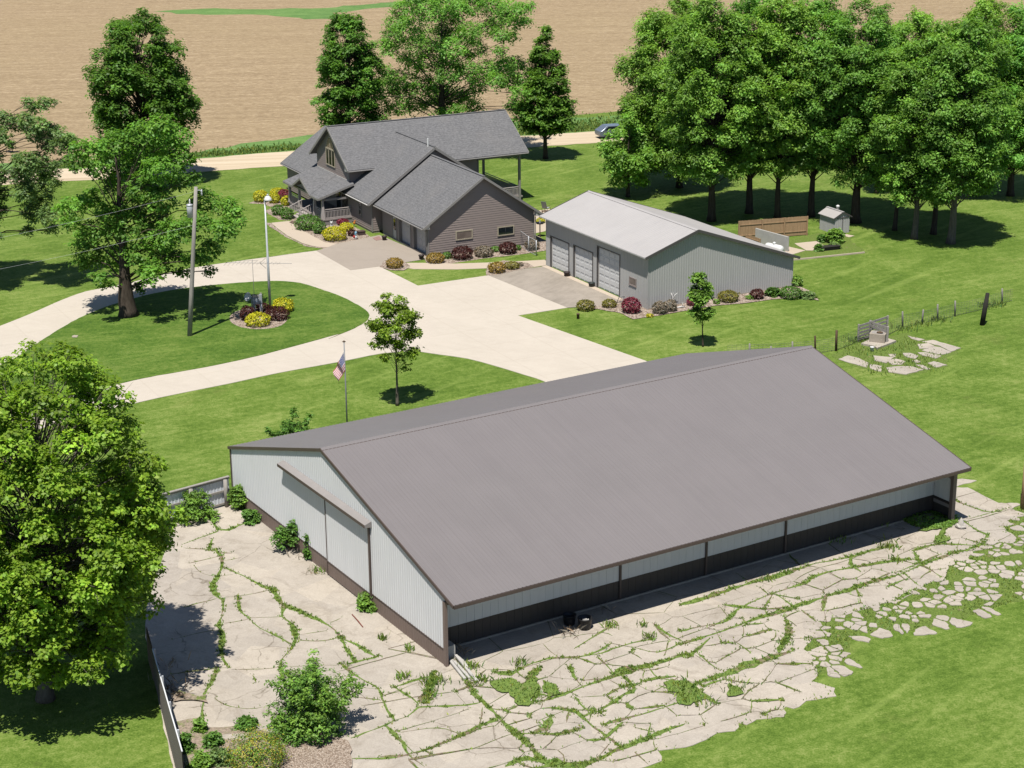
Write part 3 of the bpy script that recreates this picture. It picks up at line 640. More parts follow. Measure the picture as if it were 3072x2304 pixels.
mbs.build('pen_slabs', M['old2'])['kind'] = 'structure'
tp = []
for i, p in enumerate(((470, 640), (560, 720), (700, 700), (850, 700), (950, 680), (1000, 620), (430, 760), (640, 940), (1100, 800), (870, 770), (1000, 860), (1250, 770), (350, 700), (560, 850), (720, 910), (930, 850), (1180, 900))):
    c = G(kp(*p))
    for _ in range(60): tp.append((c.x + rg.gauss(0, .5), c.y + rg.gauss(0, .6), .01))
blades('pen_weeds', tp, L_['blade'], (0.05, 0.24), 0.05, 0.8, 6)
# tall grass in the ditch between road and field
td = []
def ditch(a, b, n, wd):
    A_, B_ = G(a), G(b)
    for _ in range(n):
        t = rg.random(); w = abs(rg.gauss(0, 1))
        td.append((A_.x + (B_.x-A_.x)*t + rg.gauss(0, .3), A_.y + (B_.y-A_.y)*t + w*wd*0.8, 0.0))
ditch(V(410, 343), V(648, 324), 1300, 2.2); ditch(V(1120, 293.5), V(1330, 280.5), 2600, 5.0); ditch(V(104, 365), V(210, 361), 500, 2.0); ditch(V(648, 324), V(1120, 294), 500, 2.0)
blades('ditch_grass', td, L_['tall'], (0.12, 0.42), 0.16, 0.6, 7)
# ================================================================ TREES
def bark_mat(name, a, b):
    n = N(name); v = n.pos(True, (4, 4, 0.7)); f = n.noise(v, 2.0, 6, 0.7)
    return n.surf(n.ramp(f, [(0.3, a), (0.7, b)]), 0.95, 0, 0.1, n.bump(f, 0.9, 0.06))
M['bark'] = bark_mat('dark bark', (0.040, 0.031, 0.024), (0.115, 0.092, 0.072))
M['bark_light'] = bark_mat('pale grey bark', (0.10, 0.085, 0.070), (0.23, 0.20, 0.165))
M['twig'] = bark_mat('twigs', (0.06, 0.045, 0.03), (0.13, 0.10, 0.075))
def crown_leaves(clumps, rg, leaf, n_t, n_l, tuft=0.38, up=0.7, squash=0.8, droop=0.0, hvar=0.06):
    P, Nn, T = [], [], []
    for (c, r) in clumps:
        nt = max(5, int(2.5*n_t*(r**1.7))); d = rg.normal(size=(nt, 3)); d[:, 2] = d[:, 2]*0.9 + 0.25; d = nrm(d)
        rad = r*rg.uniform(0.45, 1.08, nt)[:, None]**0.7
        tc = np.array(c) + d*rad*np.array([1, 1, squash])
        k = rg.normal(1, .13); tk = rg.normal(1, 0.17, nt).clip(.6, 1.5)*k
        n = nt*n_l; ti = np.repeat(np.arange(nt), n_l)
        off = rg.normal(size=(n, 3))*tuft*0.5; off[:, 2] = off[:, 2]*0.6 - droop*np.linalg.norm(off[:, :2], axis=1)
        P.append(tc[ti] + off)
        Nn.append(nrm(d[ti]*0.6 + np.array([0, 0, up+.35]) + rg.normal(size=(n, 3))*0.42 + off*0.7))
        t = tint(n, rg, 0.16, hvar); T.append(t*tk[ti][:, None])
    P = np.concatenate(P); Nn = np.concatenate(Nn); T = np.concatenate(T); n = len(P)
    Lq = 1.12*leaf[0]*rg.uniform(0.65, 1.3, n); Wq = 1.2*leaf[1]*rg.uniform(0.7, 1.25, n)
    return leaf_quads(P, Nn, Lq, Wq, rg), T
PROF = {'oval': lambda t: max(0.05, math.sin(PI*min(1, max(0, t*0.93+0.06))**0.85))**0.62,
        'cone': lambda t: (1.02-t)**0.72*min(1, 0.55+t*3.2),
        'high': lambda t: max(0.08, math.sin(PI*min(1, t*0.86+0.12)))**0.5,
        'dome': lambda t: float(np.interp(t, [0, .12, .35, .65, .85, 1], [.5, .86, 1, .92, .70, .35])),
        'vase': lambda t: max(0.15, math.sin(PI*min(1, t*0.82+0.05)))**0.8}
def make_tree(name, label, base, h, rad, zb, seed, leaves, trunk_r, prof='oval', n_c=60, cr_=0.30, n_t=9, n_l=13, leaf=(0.3, 0.16), px_clumps=None, lean=(0, 0), group=None,
              bark='bark', tuft=0.42, limb_z=0.35, droop=0.0, up=0.7, cat='tree', fill=0.25, squash=0.8, forks=1):
    rg = np.random.default_rng(seed); pr = random.Random(seed)
    root = thing(name, label, cat, base, 0, group)
    clumps = []
    if px_clumps:
        b = Vector(base); fac = mpp(b)
        for (px, py, r, dep) in px_clumps:
            d = ray((px, py)); t = (b.y + dep)/d[1]
            clumps.append(((d[0]*t - b.x, b.y + dep - b.y, CAM_H + d[2]*t), r*mpp(Vector((d[0]*t, b.y+dep, CAM_H+d[2]*t)))))
    else:
        tries = 0
        while len(clumps) < n_c and tries < 4000:
            tries += 1
            t = rg.uniform(0.02, 1.0); R_ = rad*PROF[prof](t)
            if rg.uniform() > (R_/rad)**1.4 + 0.12: continue
            a = rg.uniform(0, 2*PI); q = math.sqrt(rg.uniform(fill, 1.0))
            r = max(rad*cr_*rg.uniform(0.65, 1.2)*(0.55+0.45*R_/rad), 0.12)
            rr = max(0, R_ - r*0.6)*q*rg.uniform(0.9, 1.08); z = zb + (h-zb-r*0.5)*t
            clumps.append(((rr*math.cos(a) + lean[0]*t, rr*math.sin(a) + lean[1]*t, z), r))
    q, T = crown_leaves(clumps, rg, leaf, n_t, n_l, tuft, up, squash, droop)
    hs = rg.normal(0, .045); T = T*np.array([1+hs*1.6, 1, 1-hs])*rg.uniform(.88, 1.14)
    quads('crown', q, L_[leaves], T, root)
    # trunk and limbs
    mb = MB(); top = max(c[0][2] for c in clumps)*0.86; z0 = zb*0.8
    ax = lambda z: Vector((lean[0]*0.8*z/h + 0.12*trunk_r*math.sin(z*1.1+seed), lean[1]*0.8*z/h + 0.12*trunk_r*math.cos(z*0.9+seed), z))
    zs = [0, 0.03*h, 0.09*h, 0.2*h, 0.35*h, 0.5*h, 0.65*h, 0.8*h, top]
    zs = [z for z in zs if z < top] + [top]
    rr = [trunk_r*1.45, trunk_r*1.12, trunk_r] + [trunk_r*max(0.10, 0.97-0.95*(z/top)**0.9) for z in zs[3:]]
    mb.tube([ax(z) for z in zs], rr, 10)
    for c, r in clumps:
        cz = Vector(c); s = max(z0*0.9, min(cz.z - r*0.3, cz.z*(0.55 + 0.3*pr.random()))) if cz.z > z0 else cz.z + 0.2
        s = min(s, top*0.95); a = ax(max(0.4, s)); m = a.lerp(cz, 0.5) + Vector((pr.uniform(-.2, .2)*r, pr.uniform(-.2, .2)*r, (cz-a).length*0.10))
        br = min(trunk_r, .45)*0.22*max(0.35, 1-s/top*0.7)
        mb.tube([a, a.lerp(m, .55), m, m.lerp(cz, .6), cz], [br, br*.8, br*.6, br*.42, br*.2], 5, False)
        for _ in range(3):
            e = cz + Vector((pr.gauss(0, .5), pr.gauss(0, .5), pr.gauss(.1, .4)))*r
            mb.tube([m.lerp(cz, .6), cz.lerp(e, .5), e], [br*.35, br*.22, br*.08], 4, False)
    mb.build('trunk', M[bark], root, True)
    return root
def pxl(k, lst, sc_, seed, dep=4.0, grow=1.0):
    pr = random.Random(seed); out = []
    for x, y, r in lst:
        p = k(x, y); out.append((p[0], p[1], r*sc_*grow, pr.uniform(-dep, dep)))
    return out
S2 = 1.38877; SK = 1024/2212.0
# big maple, lower left foreground
b1 = G(k6(300, 1215))
make_tree('maple_tree', 'large dense bright green maple in the lower left foreground beside the metal panel fence', b1 + Vector((0.0, 0, 0)), 16.9, 6.1, 1.6, 11, 'maple', 0.33, 'dome', 380, 0.155, 11.0, 15, (0.185, 0.13), lean=(1.0, 0.3), bark='bark_light', tuft=0.30, fill=0.30)
# old oak in the island
oak = [(345, 272, 30), (310, 290, 34), (385, 298, 34), (255, 312, 38), (330, 325, 40), (205, 325, 32), (172, 322, 22), (282, 352, 42), (350, 368, 38), (396, 345, 28), (385, 392, 26), (312, 402, 38), (255, 392, 38), (170, 350, 26), (215, 360, 30), (150, 452, 28), (175, 440, 24), (205, 425, 22), (150, 480, 22), (440, 436, 34), (492, 452, 30), (482, 496, 32), (452, 536, 26), (508, 476, 20), (425, 486, 36), (380, 500, 38),
       (330, 470, 40), (272, 482, 46), (222, 496, 42), (185, 520, 30), (192, 556, 34), (245, 556, 38), (305, 555, 38), (362, 556, 32), (418, 556, 20), (455, 586, 12), (396, 588, 14), (330, 596, 24), (215, 600, 16), (232, 618, 12), (300, 622, 13), (345, 434, 36), (280, 440, 34), (425, 382, 14), (345, 520, 36), (440, 560, 14), (225, 455, 22)]
make_tree('oak_tree', 'old spreading oak with a stout trunk on the oval island lawn', G(k5(830, 388)), 17, 7, 3, 21, 'oak', 0.62, px_clumps=pxl(V, oak, S2, 3, 3.6, 1.0), n_t=15, n_l=13, leaf=(0.26, 0.16), tuft=0.42)
make_tree('maple_tree', 'tall dark green conical maple beyond the oak, in front of the bare field', G(V(318, 398)), 18.4, 5.7, 1.5, 31, 'dark', 0.45, 'dome', 230, 0.175, 9, 13, (0.34, 0.17), tuft=0.5, up=0.9)
side = [(62, 222, 10), (95, 226, 12), (76, 236, 8), (112, 222, 6), (5, 262, 20), (35, 266, 15), (60, 262, 15), (85, 268, 12), (106, 274, 9), (98, 300, 19), (124, 292, 18), (148, 297, 9), (72, 288, 13), (130, 315, 15), (155, 304, 8), (106, 322, 11), (60, 352, 20), (86, 346, 16), (45, 382, 20), (80, 386, 24), (108, 376, 18), (55, 420, 20), (90, 430, 22), (118, 398, 10), (70, 460, 20), (104, 465, 18), (122, 358, 7), (132, 350, 5), (40, 345, 11),
        (0, 382, 13), (4, 420, 14), (-6, 455, 16), (-4, 296, 15), (-20, 340, 22), (112, 496, 10), (60, 500, 10), (150, 340, 5), (-50, 300, 40), (-60, 380, 45), (-90, 340, 45), (-120, 430, 45), (-60, 450, 40), (-80, 250, 40), (-130, 290, 40), (-40, 500, 35), (-110, 500, 40), (-160, 380, 40)]
make_tree('oak_tree', 'sparse grey green tree reaching in at the left edge of the photo', G(V(-70, 622)), 19, 7, 3, 41, 'grey', 0.45, px_clumps=pxl(V, side, S2, 5, 2.4, 1.15), n_t=34, n_l=12, leaf=(0.24, 0.12), tuft=0.36, droop=.05, squash=1.0)
make_tree('maple_tree', 'dark green upright maple behind the left part of the brown house roof', G(V(757, 352)), 16.4, 4.2, 2.0, 51, 'dark', 0.4, 'dome', 190, 0.19, 9, 13, (0.34, 0.17), tuft=0.5, up=0.9)
big = [(700, 60, 85), (640, 150, 75), (622, 250, 84), (720, 200, 104), (850, 80, 104), (950, 50, 95), (1050, 80, 95), (1150, 30, 85), (1270, 40, 85), (1380, 60, 80), (1470, 60, 60), (1530, 40, 34), (1330, 130, 80), (1430, 150, 60), (1495, 150, 40), (1250, 180, 70), (1330, 230, 60), (1410, 245, 45), (1000, 180, 104), (1120, 220, 95), (900, 250, 104), (780, 300, 90), (605, 330, 60), (562, 290, 40), (1000, 330, 104), (1150, 330, 90), (860, 400, 100),
       (700, 392, 50), (980, 470, 104), (1100, 480, 95), (760, 430, 70), (560, 480, 60), (640, 520, 84), (560, 600, 92), (490, 640, 60), (700, 620, 92), (820, 560, 94), (920, 620, 92), (760, 700, 74), (620, 720, 74), (880, 700, 74), (1010, 640, 92), (1100, 640, 72), (1160, 700, 60), (1050, 740, 55), (940, 760, 55), (1240, 460, 80), (1350, 440, 84), (1440, 430, 70), (1300, 540, 70), (1400, 540, 80), (1470, 530, 60), (1450, 620, 60), (1420, 700, 54), (1470, 730, 50), (1440, 800, 40), (1180, 560, 72), (1330, 330, 40), (900, -60, 100), (1050, -60, 100), (1200, -60, 90), (760, -20, 80)]
make_tree('walnut_tree', 'broad light green tree rising behind the middle of the house roof, its top cut off', G(V(958, 336)), 29, 10, 5, 61, 'walnut', 0.6, px_clumps=pxl(kt, big, 1000/2212., 6, 5.5), n_t=13, n_l=15, leaf=(0.30, 0.13), tuft=0.6, droop=.1)
make_tree('maple_tree', 'slim conical young maple on the lawn right of the house, near the gravel road', G(kt(1628, 1052)), 14.8, 3.9, 2.8, 71, 'dark', 0.24, 'cone', 260, 0.135, 14, 14, (0.30, 0.16), tuft=0.45, up=0.9)
# walnut grove behind the grey shed
GR = 'walnut trees in the grove on the right'
gd = [  # k4 base, height, radius, crown bottom, trunk radius, lean, label
 ((-20, 1215), 20.0, 5.0, 2.6, .30, (-1.5, 0), 'leftmost full walnut of the grove, its crown overhanging the parked car by the road'),
 ((185, 1432), 21.5, 4.3, 5.2, .36, (-.3, 0), 'walnut with a stout trunk forking just above the grey shed roof'),
 ((428, 1382), 21.2, 3.9, 5.5, .33, (.0, .5), 'straight walnut second in the row behind the grey shed roof'),
 ((610, 1412), 21.6, 3.8, 6.0, .27, (.1, 0), 'slim straight walnut rising behind the left end of the wooden fence'),
 ((830, 1402), 21.3, 4.0, 6.0, .31, (.3, .4), 'walnut between the wooden fence and the metal garden shed'),
 ((1120, 1442), 21.2, 4.4, 5.4, .42, (-.3, 0), 'thick walnut trunk just right of the metal garden shed'),
 ((1255, 1252), 8.8, 1.9, 2.6, .20, (.0, 0), 'small young walnut alone on the lawn beyond the grove'),
 ((1375, 1492), 17.5, 3.2, 5.0, .20, (.5, 0), 'thin leaning walnut, first of the right hand group'),
 ((1502, 1548), 19.0, 3.5, 5.0, .27, (.2, 0), 'walnut with a pale straight trunk in the middle of the right hand group'),
 ((1625, 1518), 20.0, 3.8, 5.2, .25, (.3, 0), 'walnut third in the right hand group, its trunk slightly bent'),
 ((1735, 1578), 20.6, 4.2, 5.6, .34, (.8, 0), 'nearest walnut of the right hand group, its pale trunk leaning right'),
 ((1895, 1268), 19.5, 4.4, 4.6, .30, (.2, 0), 'walnut at the back of the grove near the right edge'),
 ((2120, 1268), 19.0, 4.6, 4.0, .32, (.0, 0), 'walnut at the right edge of the photo, its dark lower branches hanging low'),
 ((700, 1190), 19.5, 3.8, 8.0, .3, (0, 0), 'walnut hidden behind the middle of the row'),
 ((1420, 1240), 18.5, 3.8, 5.5, .26, (0, 0), 'walnut standing behind the right hand group')]
del gd[13]
for i, (p, h, r, zb, tr, ln, lab) in enumerate(gd):
    small = h < 10
    make_tree('walnut_tree', lab, G(k4(*p)), h, r*(1 if small else 1.22), zb if small else zb-1.5, 100+i*7, 'walnut', tr, 'oval' if small else 'high', 26 if small else 190, 0.205, 9.0, 19, (0.28, 0.12), lean=ln, group=GR, tuft=0.52, droop=.12, fill=0.2,
              bark='bark_light' if i in (8, 10) else 'bark')
make_tree('walnut_tree', 'small low branched walnut at the left foot of the grove, above the grey shed ridge', G(k3(752, 195)), 8.6, 3.1, 1.3, 205, 'walnut', .2, 'oval', 46, 0.30, 10, 12, (0.34, 0.16), group=GR, tuft=0.5, droop=.12)
# saplings
make_tree('maple_sapling', 'young maple with an open vase shaped crown beside the drive near the flagpole', G(kfl(1828, 772)), 8.0, 1.9, 2.0, 301, 'maple', 0.10, 'vase', 50, 0.22, 34, 9, (0.18, 0.12), tuft=0.25, bark='bark_light')
make_tree('maple_sapling', 'slender young maple on the lawn in front of the grey shed gable', G(k3(1237, 1166)), 5.6, 1.05, 1.5, 311, 'bright', 0.065, 'vase', 34, 0.32, 60, 10, (0.17, 0.12), tuft=0.22, lean=(-.3, 0))
make_tree('sapling', 'tiny sapling on the far left lawn, nearest the photo border', G(k1(42, 990)), 2.2, 0.5, 0.5, 321, 'dark', 0.04, 'oval', 8, .4, 40, 10, (0.2, 0.12), tuft=.25, group='tiny saplings on the far left lawn')
make_tree('sapling', 'tiny sapling on the far left lawn, the right one of the pair', G(k1(82, 990)), 2.2, 0.5, 0.5, 322, 'dark', 0.04, 'oval', 8, .4, 40, 10, (0.2, 0.12), tuft=.25, group='tiny saplings on the far left lawn')
# ================================================================ SHRUBS
def shrub(label, k, sc_, x, y, w, h, key, seed, leaf=(0.10, 0.07), dens=1.0, lump=0.14, name='shrub', cat='shrub', group=None, world_=None, spiky=0.0, key2=None, frac=0.0):
    rg = np.random.default_rng(seed); g = Vector(world_) if world_ else G(k(x, y)); f = mpp(g)
    r = w*sc_*f*0.5; hh = h*sc_*f*0.98
    el = math.atan2(CAM_H, g.y)
    hh = max(0.12, (hh - 2*r*0.35*math.sin(el))/math.cos(el)) if h < w*1.3 else hh
    if not world_: g = g + Vector((0, r*0.80, 0))
    area = 2*PI*r*max(r, hh); n = int(min(26000, area*dens*1.25/(leaf[0]*leaf[1]*0.5)))
    d = rg.normal(size=(n, 3)); d[:, 2] = d[:, 2]*0.9 + 0.3; d = nrm(d)
    nl = max(6, int(10*r/0.5)); lc = nrm(rg.normal(size=(nl, 3)) + np.array([0, 0, .3])); la = rg.uniform(-1, 1, nl)
    l = np.sum(np.exp(-((d[:, None, :]-lc[None])**2).sum(2)/0.09)*la[None], 1)
    q = rg.uniform(0.62, 1.0, n)**0.5*(1 + lump*l) + np.abs(rg.normal(0, spiky, n))*(rg.uniform(size=n) < .35)
    P = d*q[:, None]*np.array([r, r, hh*0.56]) + np.array([0, 0, hh*0.44]); P[:, 2] = np.maximum(P[:, 2], 0.02)
    nor = nrm(d*0.9 + np.array([0, 0, .45]) + rg.normal(size=(n, 3))*0.55)
    T = tint(n, rg, 0.17, 0.07)*(1 + 0.10*l)[:, None]
    Q = leaf_quads(P, nor, leaf[0]*rg.uniform(.7, 1.3, n), leaf[1]*rg.uniform(.7, 1.3, n), rg)
    root = thing(name, label, cat, g, 0, group)
    if key2:
        s = rg.uniform(size=n) < frac*(0.4+q)
        quads('flowers' if key2 == 'yellow' else 'young_leaves', Q[s], L_[key2], T[s], root); quads('foliage', Q[~s], L_[key], T[~s], root)
    else: quads('foliage', Q, L_[key], T, root)
    mb = MB(); pr = random.Random(seed)
    for i in range(7):
        a = pr.uniform(0, 2*PI); e = Vector((r*.55*math.cos(a), r*.55*math.sin(a), hh*.6)); mb.tube([(0.1*r*math.cos(a), 0.1*r*math.sin(a), 0), e*0.5 + Vector((0, 0, .1*hh)), e], [0.02+r*.02, 0.02+r*.012, .008], 5)
    mb.build('stems', M['twig'], root); return root
def bush(label, k, sc_, x, y, w, h, key, seed, leaf=(0.13, 0.06), n_c=26, n_t=34, key2=None, world_=None, name='shrub', cat='shrub', shoots=0):
    rg = np.random.default_rng(seed); g = Vector(world_) if world_ else G(k(x, y)); r = w*sc_*mpp(g)*0.5; hh = h*sc_*mpp(g); el = math.atan2(CAM_H, g.y)
    hh = max(0.2, (hh - 2*r*0.35*math.sin(el))/math.cos(el)) if h < w*1.3 else hh
    if not world_: g = g + Vector((0, r*0.8, 0))
    root = thing(name, label, cat, g, rg.uniform(0, 6)); cl = []; cl2 = []
    for i in range(n_c):
        a = rg.uniform(0, 2*PI); t = rg.uniform(0.0, 1.0); q = math.sqrt(rg.uniform(0.15, 1.0))*math.sqrt(max(.05, 1-(t*.9)**2)); cr_ = min(r, hh)*rg.uniform(.20, .38)
        (cl2 if key2 and rg.uniform() < .4 else cl).append(((r*.82*q*math.cos(a), r*.82*q*math.sin(a), max(cr_*.6, hh*.9*t)), cr_))
    for i in range(shoots):
        a = rg.uniform(0, 2*PI); q = rg.uniform(.2, 1.0); z = hh*rg.uniform(.75, 1.12)*math.sqrt(max(.1, 1-q*q*.8))
        for j in range(4): cl.append(((r*(q+.09*j)*math.cos(a), r*(q+.09*j)*math.sin(a), z+.10*j*hh*.6), .11*r))
    for nm, c_, kk in (('foliage', cl, key), ('young_leaves', cl2, key2)):
        if c_:
            q, T = crown_leaves(c_, rg, leaf, n_t*(0.35/max(.08, min(r, hh)*.29))**1.25, 9, .17, .7, .85); quads(nm, q, L_[kk], T, root)
    mb = MB(); pr = random.Random(seed)
    for c_, r_ in (cl + cl2)[:22]: e = Vector(c_); mb.tube([(pr.uniform(-.1, .1)*r, pr.uniform(-.1, .1)*r, 0), e*.5 + Vector((0, 0, .12*hh)), e], [.018+r*.012, .012+r*.008, .006], 5)
    mb.build('stems', M['twig'], root); return root
SL = 666.7/2212; SP = 350/2212.; SG_ = 266.7/2212; SSH = 500/2212.; SY = 800/2212.
for i, a in enumerate([
 ('round golden shrub in front of the meter posts on the island bed', kl, SL, 895, 1478, 252, 150, 'gold'),
 ('round golden shrub right of the lamp post on the island bed', kl, SL, 1150, 1332, 212, 150, 'gold'),
 ('low dark red barberry at the right end of the island bed', kl, SL, 1092, 1415, 232, 150, 'red'),
 ('dark red barberry left of the meter posts on the island bed', kl, SL, 800, 1418, 150, 165, 'red'),
 ('dark red barberry behind the meter posts on the island bed', kl, SL, 930, 1330, 190, 100, 'red'),
 ('golden shrub at the far left end of the bed by the porch', kl, SL, 930, 228, 156, 124, 'gold'),
 ('golden shrub behind the lamp head, second along the porch bed', kl, SL, 1065, 238, 112, 112, 'gold'),
 ('yellow green shrub at the back of the bed left of the porch', kl, SL, 1095, 158, 146, 78, 'gold'),
 ('crimson shrub against the left corner of the porch', kl, SL, 1162, 205, 130, 112, 'crimson'),
 ('golden shrub under the crimson one, left of the porch steps', kl, SL, 1182, 262, 102, 104, 'gold'),
 ('dark green mound, left one of the two left of the porch steps', kl, SL, 1100, 358, 124, 112, 'green'),
 ('dark green mound next to the porch steps on their left', kl, SL, 1195, 397, 134, 118, 'green'),
 ('largest dark green mound, right of the porch steps', kpo, SP, 760, 848, 490, 310, 'green'),
 ('smaller dark green mound beside the path before the golden shrub', kpo, SP, 990, 908, 250, 230, 'green'),
 ('large golden shrub beside the curved footpath in front of the porch', kpo, SP, 1275, 1050, 460, 290, 'gold'),
 ('smaller golden shrub between the porch and the orange ornament', kpo, SP, 1500, 862, 280, 175, 'gold'),
 ('crimson shrub under the white porch railing', kpo, SP, 1440, 745, 224, 140, 'crimson'),
 ('small purple shrub behind the painted figure near the garage', kpo, SP, 1615, 950, 160, 140, 'red'),
 ('rust and gold mound in its own pebble patch at the garage drive corner', k2, SK, 895, 1206, 116, 74, 'rust'),
 ('rust and gold mound at the front corner of the garage wall', k2, SK, 1162, 1173, 122, 74, 'rust'),
 ('low green clump between the rusty mound and the dark red barberry', k2, SK, 1240, 1140, 70, 46, 'green'),
 ('dark red barberry under the left window of the garage gable', k2, SK, 1335, 1150, 140, 94, 'red'),
 ('mauve grey shrub between the two red barberries under the gable', k2, SK, 1475, 1133, 124, 78, 'mauve'),
 ('low green clump left of the second barberry under the gable', k2, SK, 1552, 1096, 64, 38, 'green'),
 ('dark red barberry near the chain link panel', k2, SK, 1632, 1113, 118, 84, 'red'),
 ('small green clump at the foot of the chain link panel', k2, SK, 1692, 1086, 52, 36, 'green'),
 ('mauve grey shrub behind the chain link panel', k2, SK, 1790, 1086, 92, 78, 'mauve'),
 ('rust mound at the corner of the small grass triangle by the grey shed apron', k2, SK, 1560, 1238, 118, 78, 'rust'),
 ('olive gold mound next to the rust one by the grey shed apron', k2, SK, 1660, 1212, 98, 56, 'olive'),
 ('tiny mauve plant by the grey shed corner path', k2, SK, 1718, 1190, 32, 30, 'mauve'),
 ('olive gold mound at the apron edge, left of the pair before the grey shed', k3, SK, 480, 942, 122, 78, 'olive'),
 ('olive gold mound at the apron edge beside the crimson barberry', k3, SK, 632, 922, 98, 62, 'olive'),
 ('bright crimson barberry below the small square shed window', k3, SK, 775, 960, 126, 114, 'crimson'),
 ('tiny yellow plant at the lawn edge near the grey shed corner', k3, SK, 893, 979, 48, 24, 'gold'),
 ('mauve pink shrub at the grey shed corner', k3, SK, 962, 962, 100, 88, 'mauve'),
 ('mauve and gold shrub under the white driftwood', k3, SK, 1026, 946, 92, 82, 'mauve'),
 ('small crimson shrub half hidden by the slender maple', k3, SK, 1165, 908, 62, 56, 'crimson'),
 ('small lime plant just right of the slender maple', k3, SK, 1326, 896, 44, 36, 'bright'),
 ('olive green rounded shrub along the grey shed gable', k3, SK, 1408, 888, 138, 84, 'olive'),
 ('dark red barberry along the right half of the grey shed gable', k3, SK, 1592, 866, 92, 72, 'red'),
 ('low bright green clump left of the gable barberry', k3, SK, 1545, 866, 60, 32, 'bright'),
 ('loose green perennials right of the gable barberry', k3, SK, 1695, 852, 104, 58, 'green'),
 ('rounded dark green shrub near the right corner of the grey shed', k3, SK, 1815, 867, 138, 88, 'green'),
 ('lime edged hosta behind the right corner of the grey shed', k3, SK, 1850, 782, 76, 76, 'bright'),
 ('straggly grey green perennials at the end of the shed bed', k3, SK, 1925, 862, 106, 46, 'grey'),
 ('bright green garden bush in front of the metal garden shed', ksh, SSH, 1580, 772, 270, 190, 'bright'),
 ('dark green garden plant left of the bright bush by the garden shed', ksh, SSH, 1400, 742, 96, 90, 'green'),
 ('dark clump beside the old tub in the garden corner', ksh, SSH, 1370, 862, 124, 84, 'green'),
 ('grey green herbs around the old tub in the garden corner', ksh, SSH, 1580, 832, 200, 66, 'grey'),
 ('golden shrub on the patio behind the garage wall', kga, SG_, 600, 262, 230, 150, 'gold'),
 ('leafy bush in front of the white plank fence by the barn', V, S2, 420, 1138, 92, 66, 'bright'),
 ('vine bush at the back corner of the barn wall', kbw, SP, 335, 1370, 340, 480, 'bright'),
 ('low weeds along the barn wall beside the vine bush', kbw, SP, 580, 1625, 300, 320, 'green'),
 ('long leaved green bush against the barn wall left of the sliding door', k6, SK, 1870, 282, 232, 215, 'green'),
 ('thin climbing weed against the barn wall by the sliding door', k6, SK, 2012, 322, 92, 200, 'green'),
 ('small leafy bush at the barn wall below the sliding door edge', V, S2, 794, 1324, 54, 40, 'bright'),
 ('green weed mound in the crack by the metal panel fence', kly, SY, 272, 985, 114, 110, 'bright'),
 ('low weeds left of the big foreground bush', kly, SY, 660, 965, 200, 100, 'green'),
 ('weed patch along the metal panel fence', kly, SY, 150, 1140, 90, 170, 'green'),
 ('pale weeds on the soil patch in the foreground', kly, SY, 380, 1110, 140, 120, 'green'),
 ('weeds at the bottom edge beside the panel fence', kly, SY, 270, 1300, 210, 130, 'bright'),
 ('silvery grey plant left of the yellow flowers', kly, SY, 430, 1270, 190, 140, 'grey')]):
    fg_ = a[1] in (kly, kbw, V) or (a[1] is k6)
    tight = a[7] in ('gold', 'red', 'crimson', 'rust', 'mauve', 'olive')
    if fg_ or ('perennial' in a[0]) or ('garden' in a[0] and not tight): bush(a[0], *a[1:8], 500+i, leaf=(0.15, 0.075) if fg_ else (.22, .10), n_c=24)
    else: shrub(a[0], *a[1:8], 500+i, leaf=(0.17, 0.10), dens=1.1, lump=0.12 if tight else 0.2, spiky=0.06 if tight else 0.1)
bush('large spiky green bush with long shoots in the foreground yard', kly, SY, 1180, 1085, 700, 560, 'bright', 601, (0.15, 0.06), 75, 30, 'green', shoots=16)
shrub('yellow flowering weeds at the bottom edge of the yard', kly, SY, 730, 1345, 450, 330, 'bright', 602, (0.09, 0.05), 0.8, 0.3, spiky=0.16, key2='yellow', frac=0.3)
bush('leafy bush peeping over the barn roof left of the flagpole', V, S2, 0, 0, 112, 84, 'green', 603, (0.16, 0.09), 34, 30, world_=(-13.6, 107.2, 0), shoots=4)
shrub('ivy creeping round the open right corner of the barn', V, S2, 2018, 1142, 112, 26, 'bright', 604, (0.12, 0.10), 0.8, 0.25, name='ivy', cat='ivy')
# loose weeds and dry stems standing in the yard
tw = []; rg = random.Random(31)
def weeds(k, x, y, n, s): 
    c = G(k(x, y))
    for _ in range(int(n*.6)): tw.append((c.x + rg.gauss(0, s), c.y + rg.gauss(0, s), 0.03))
for a in ((k7, 600, 1110, 220, .3), (k7, 575, 1190, 120, .2), (k7, 400, 1080, 90, .16), (k7, 440, 900, 60, .12), (k7, 840, 1010, 130, .2), (k7, 905, 1100, 160, .25), (k7, 1150, 990, 90, .2), (k7, 270, 830, 90, .12), (k7, 1745, 745, 90, .2), (k7, 1950, 740, 50, .15), (k7, 1650, 1305, 60, .2), (k7, 1990, 820, 70, .2),
          (k8, 1330, 740, 150, .35), (k8, 1390, 830, 50, .2), (k8, 560, 950, 60, .2), (k8, 1010, 690, 120, .4), (k8, 1310, 590, 60, .3), (k6, 2060, 390, 70, .2), (kfy, 310, 600, 120, .4), (kfy, 370, 680, 80, .3), (kfy, 570, 590, 80, .4), (kfy, 280, 650, 60, .3), (kfy, 850, 350, 50, .3)):
    weeds(*a)
blades('yard_weeds', tw, L_['blade'], (0.10, 0.38), 0.05, 1.0, 12)
tw = []
for a in ((kly, 40, 560, 60, .5), (kly, 90, 660, 60, .35), (k7, 1450, 770, 40, .35), (k7, 1700, 650, 16, .25), (kcb, 760, 1180, 50, .25), (k7, 1500, 800, 30, .3), (kly, 20, 420, 30, .3), (k6, 1930, 305, 14, .25), (k6, 2020, 400, 16, .2)): weeds(*a)
blades('dry_stems', tw, L_['dead'], (0.1, 0.5), 0.025, 1.8, 13)
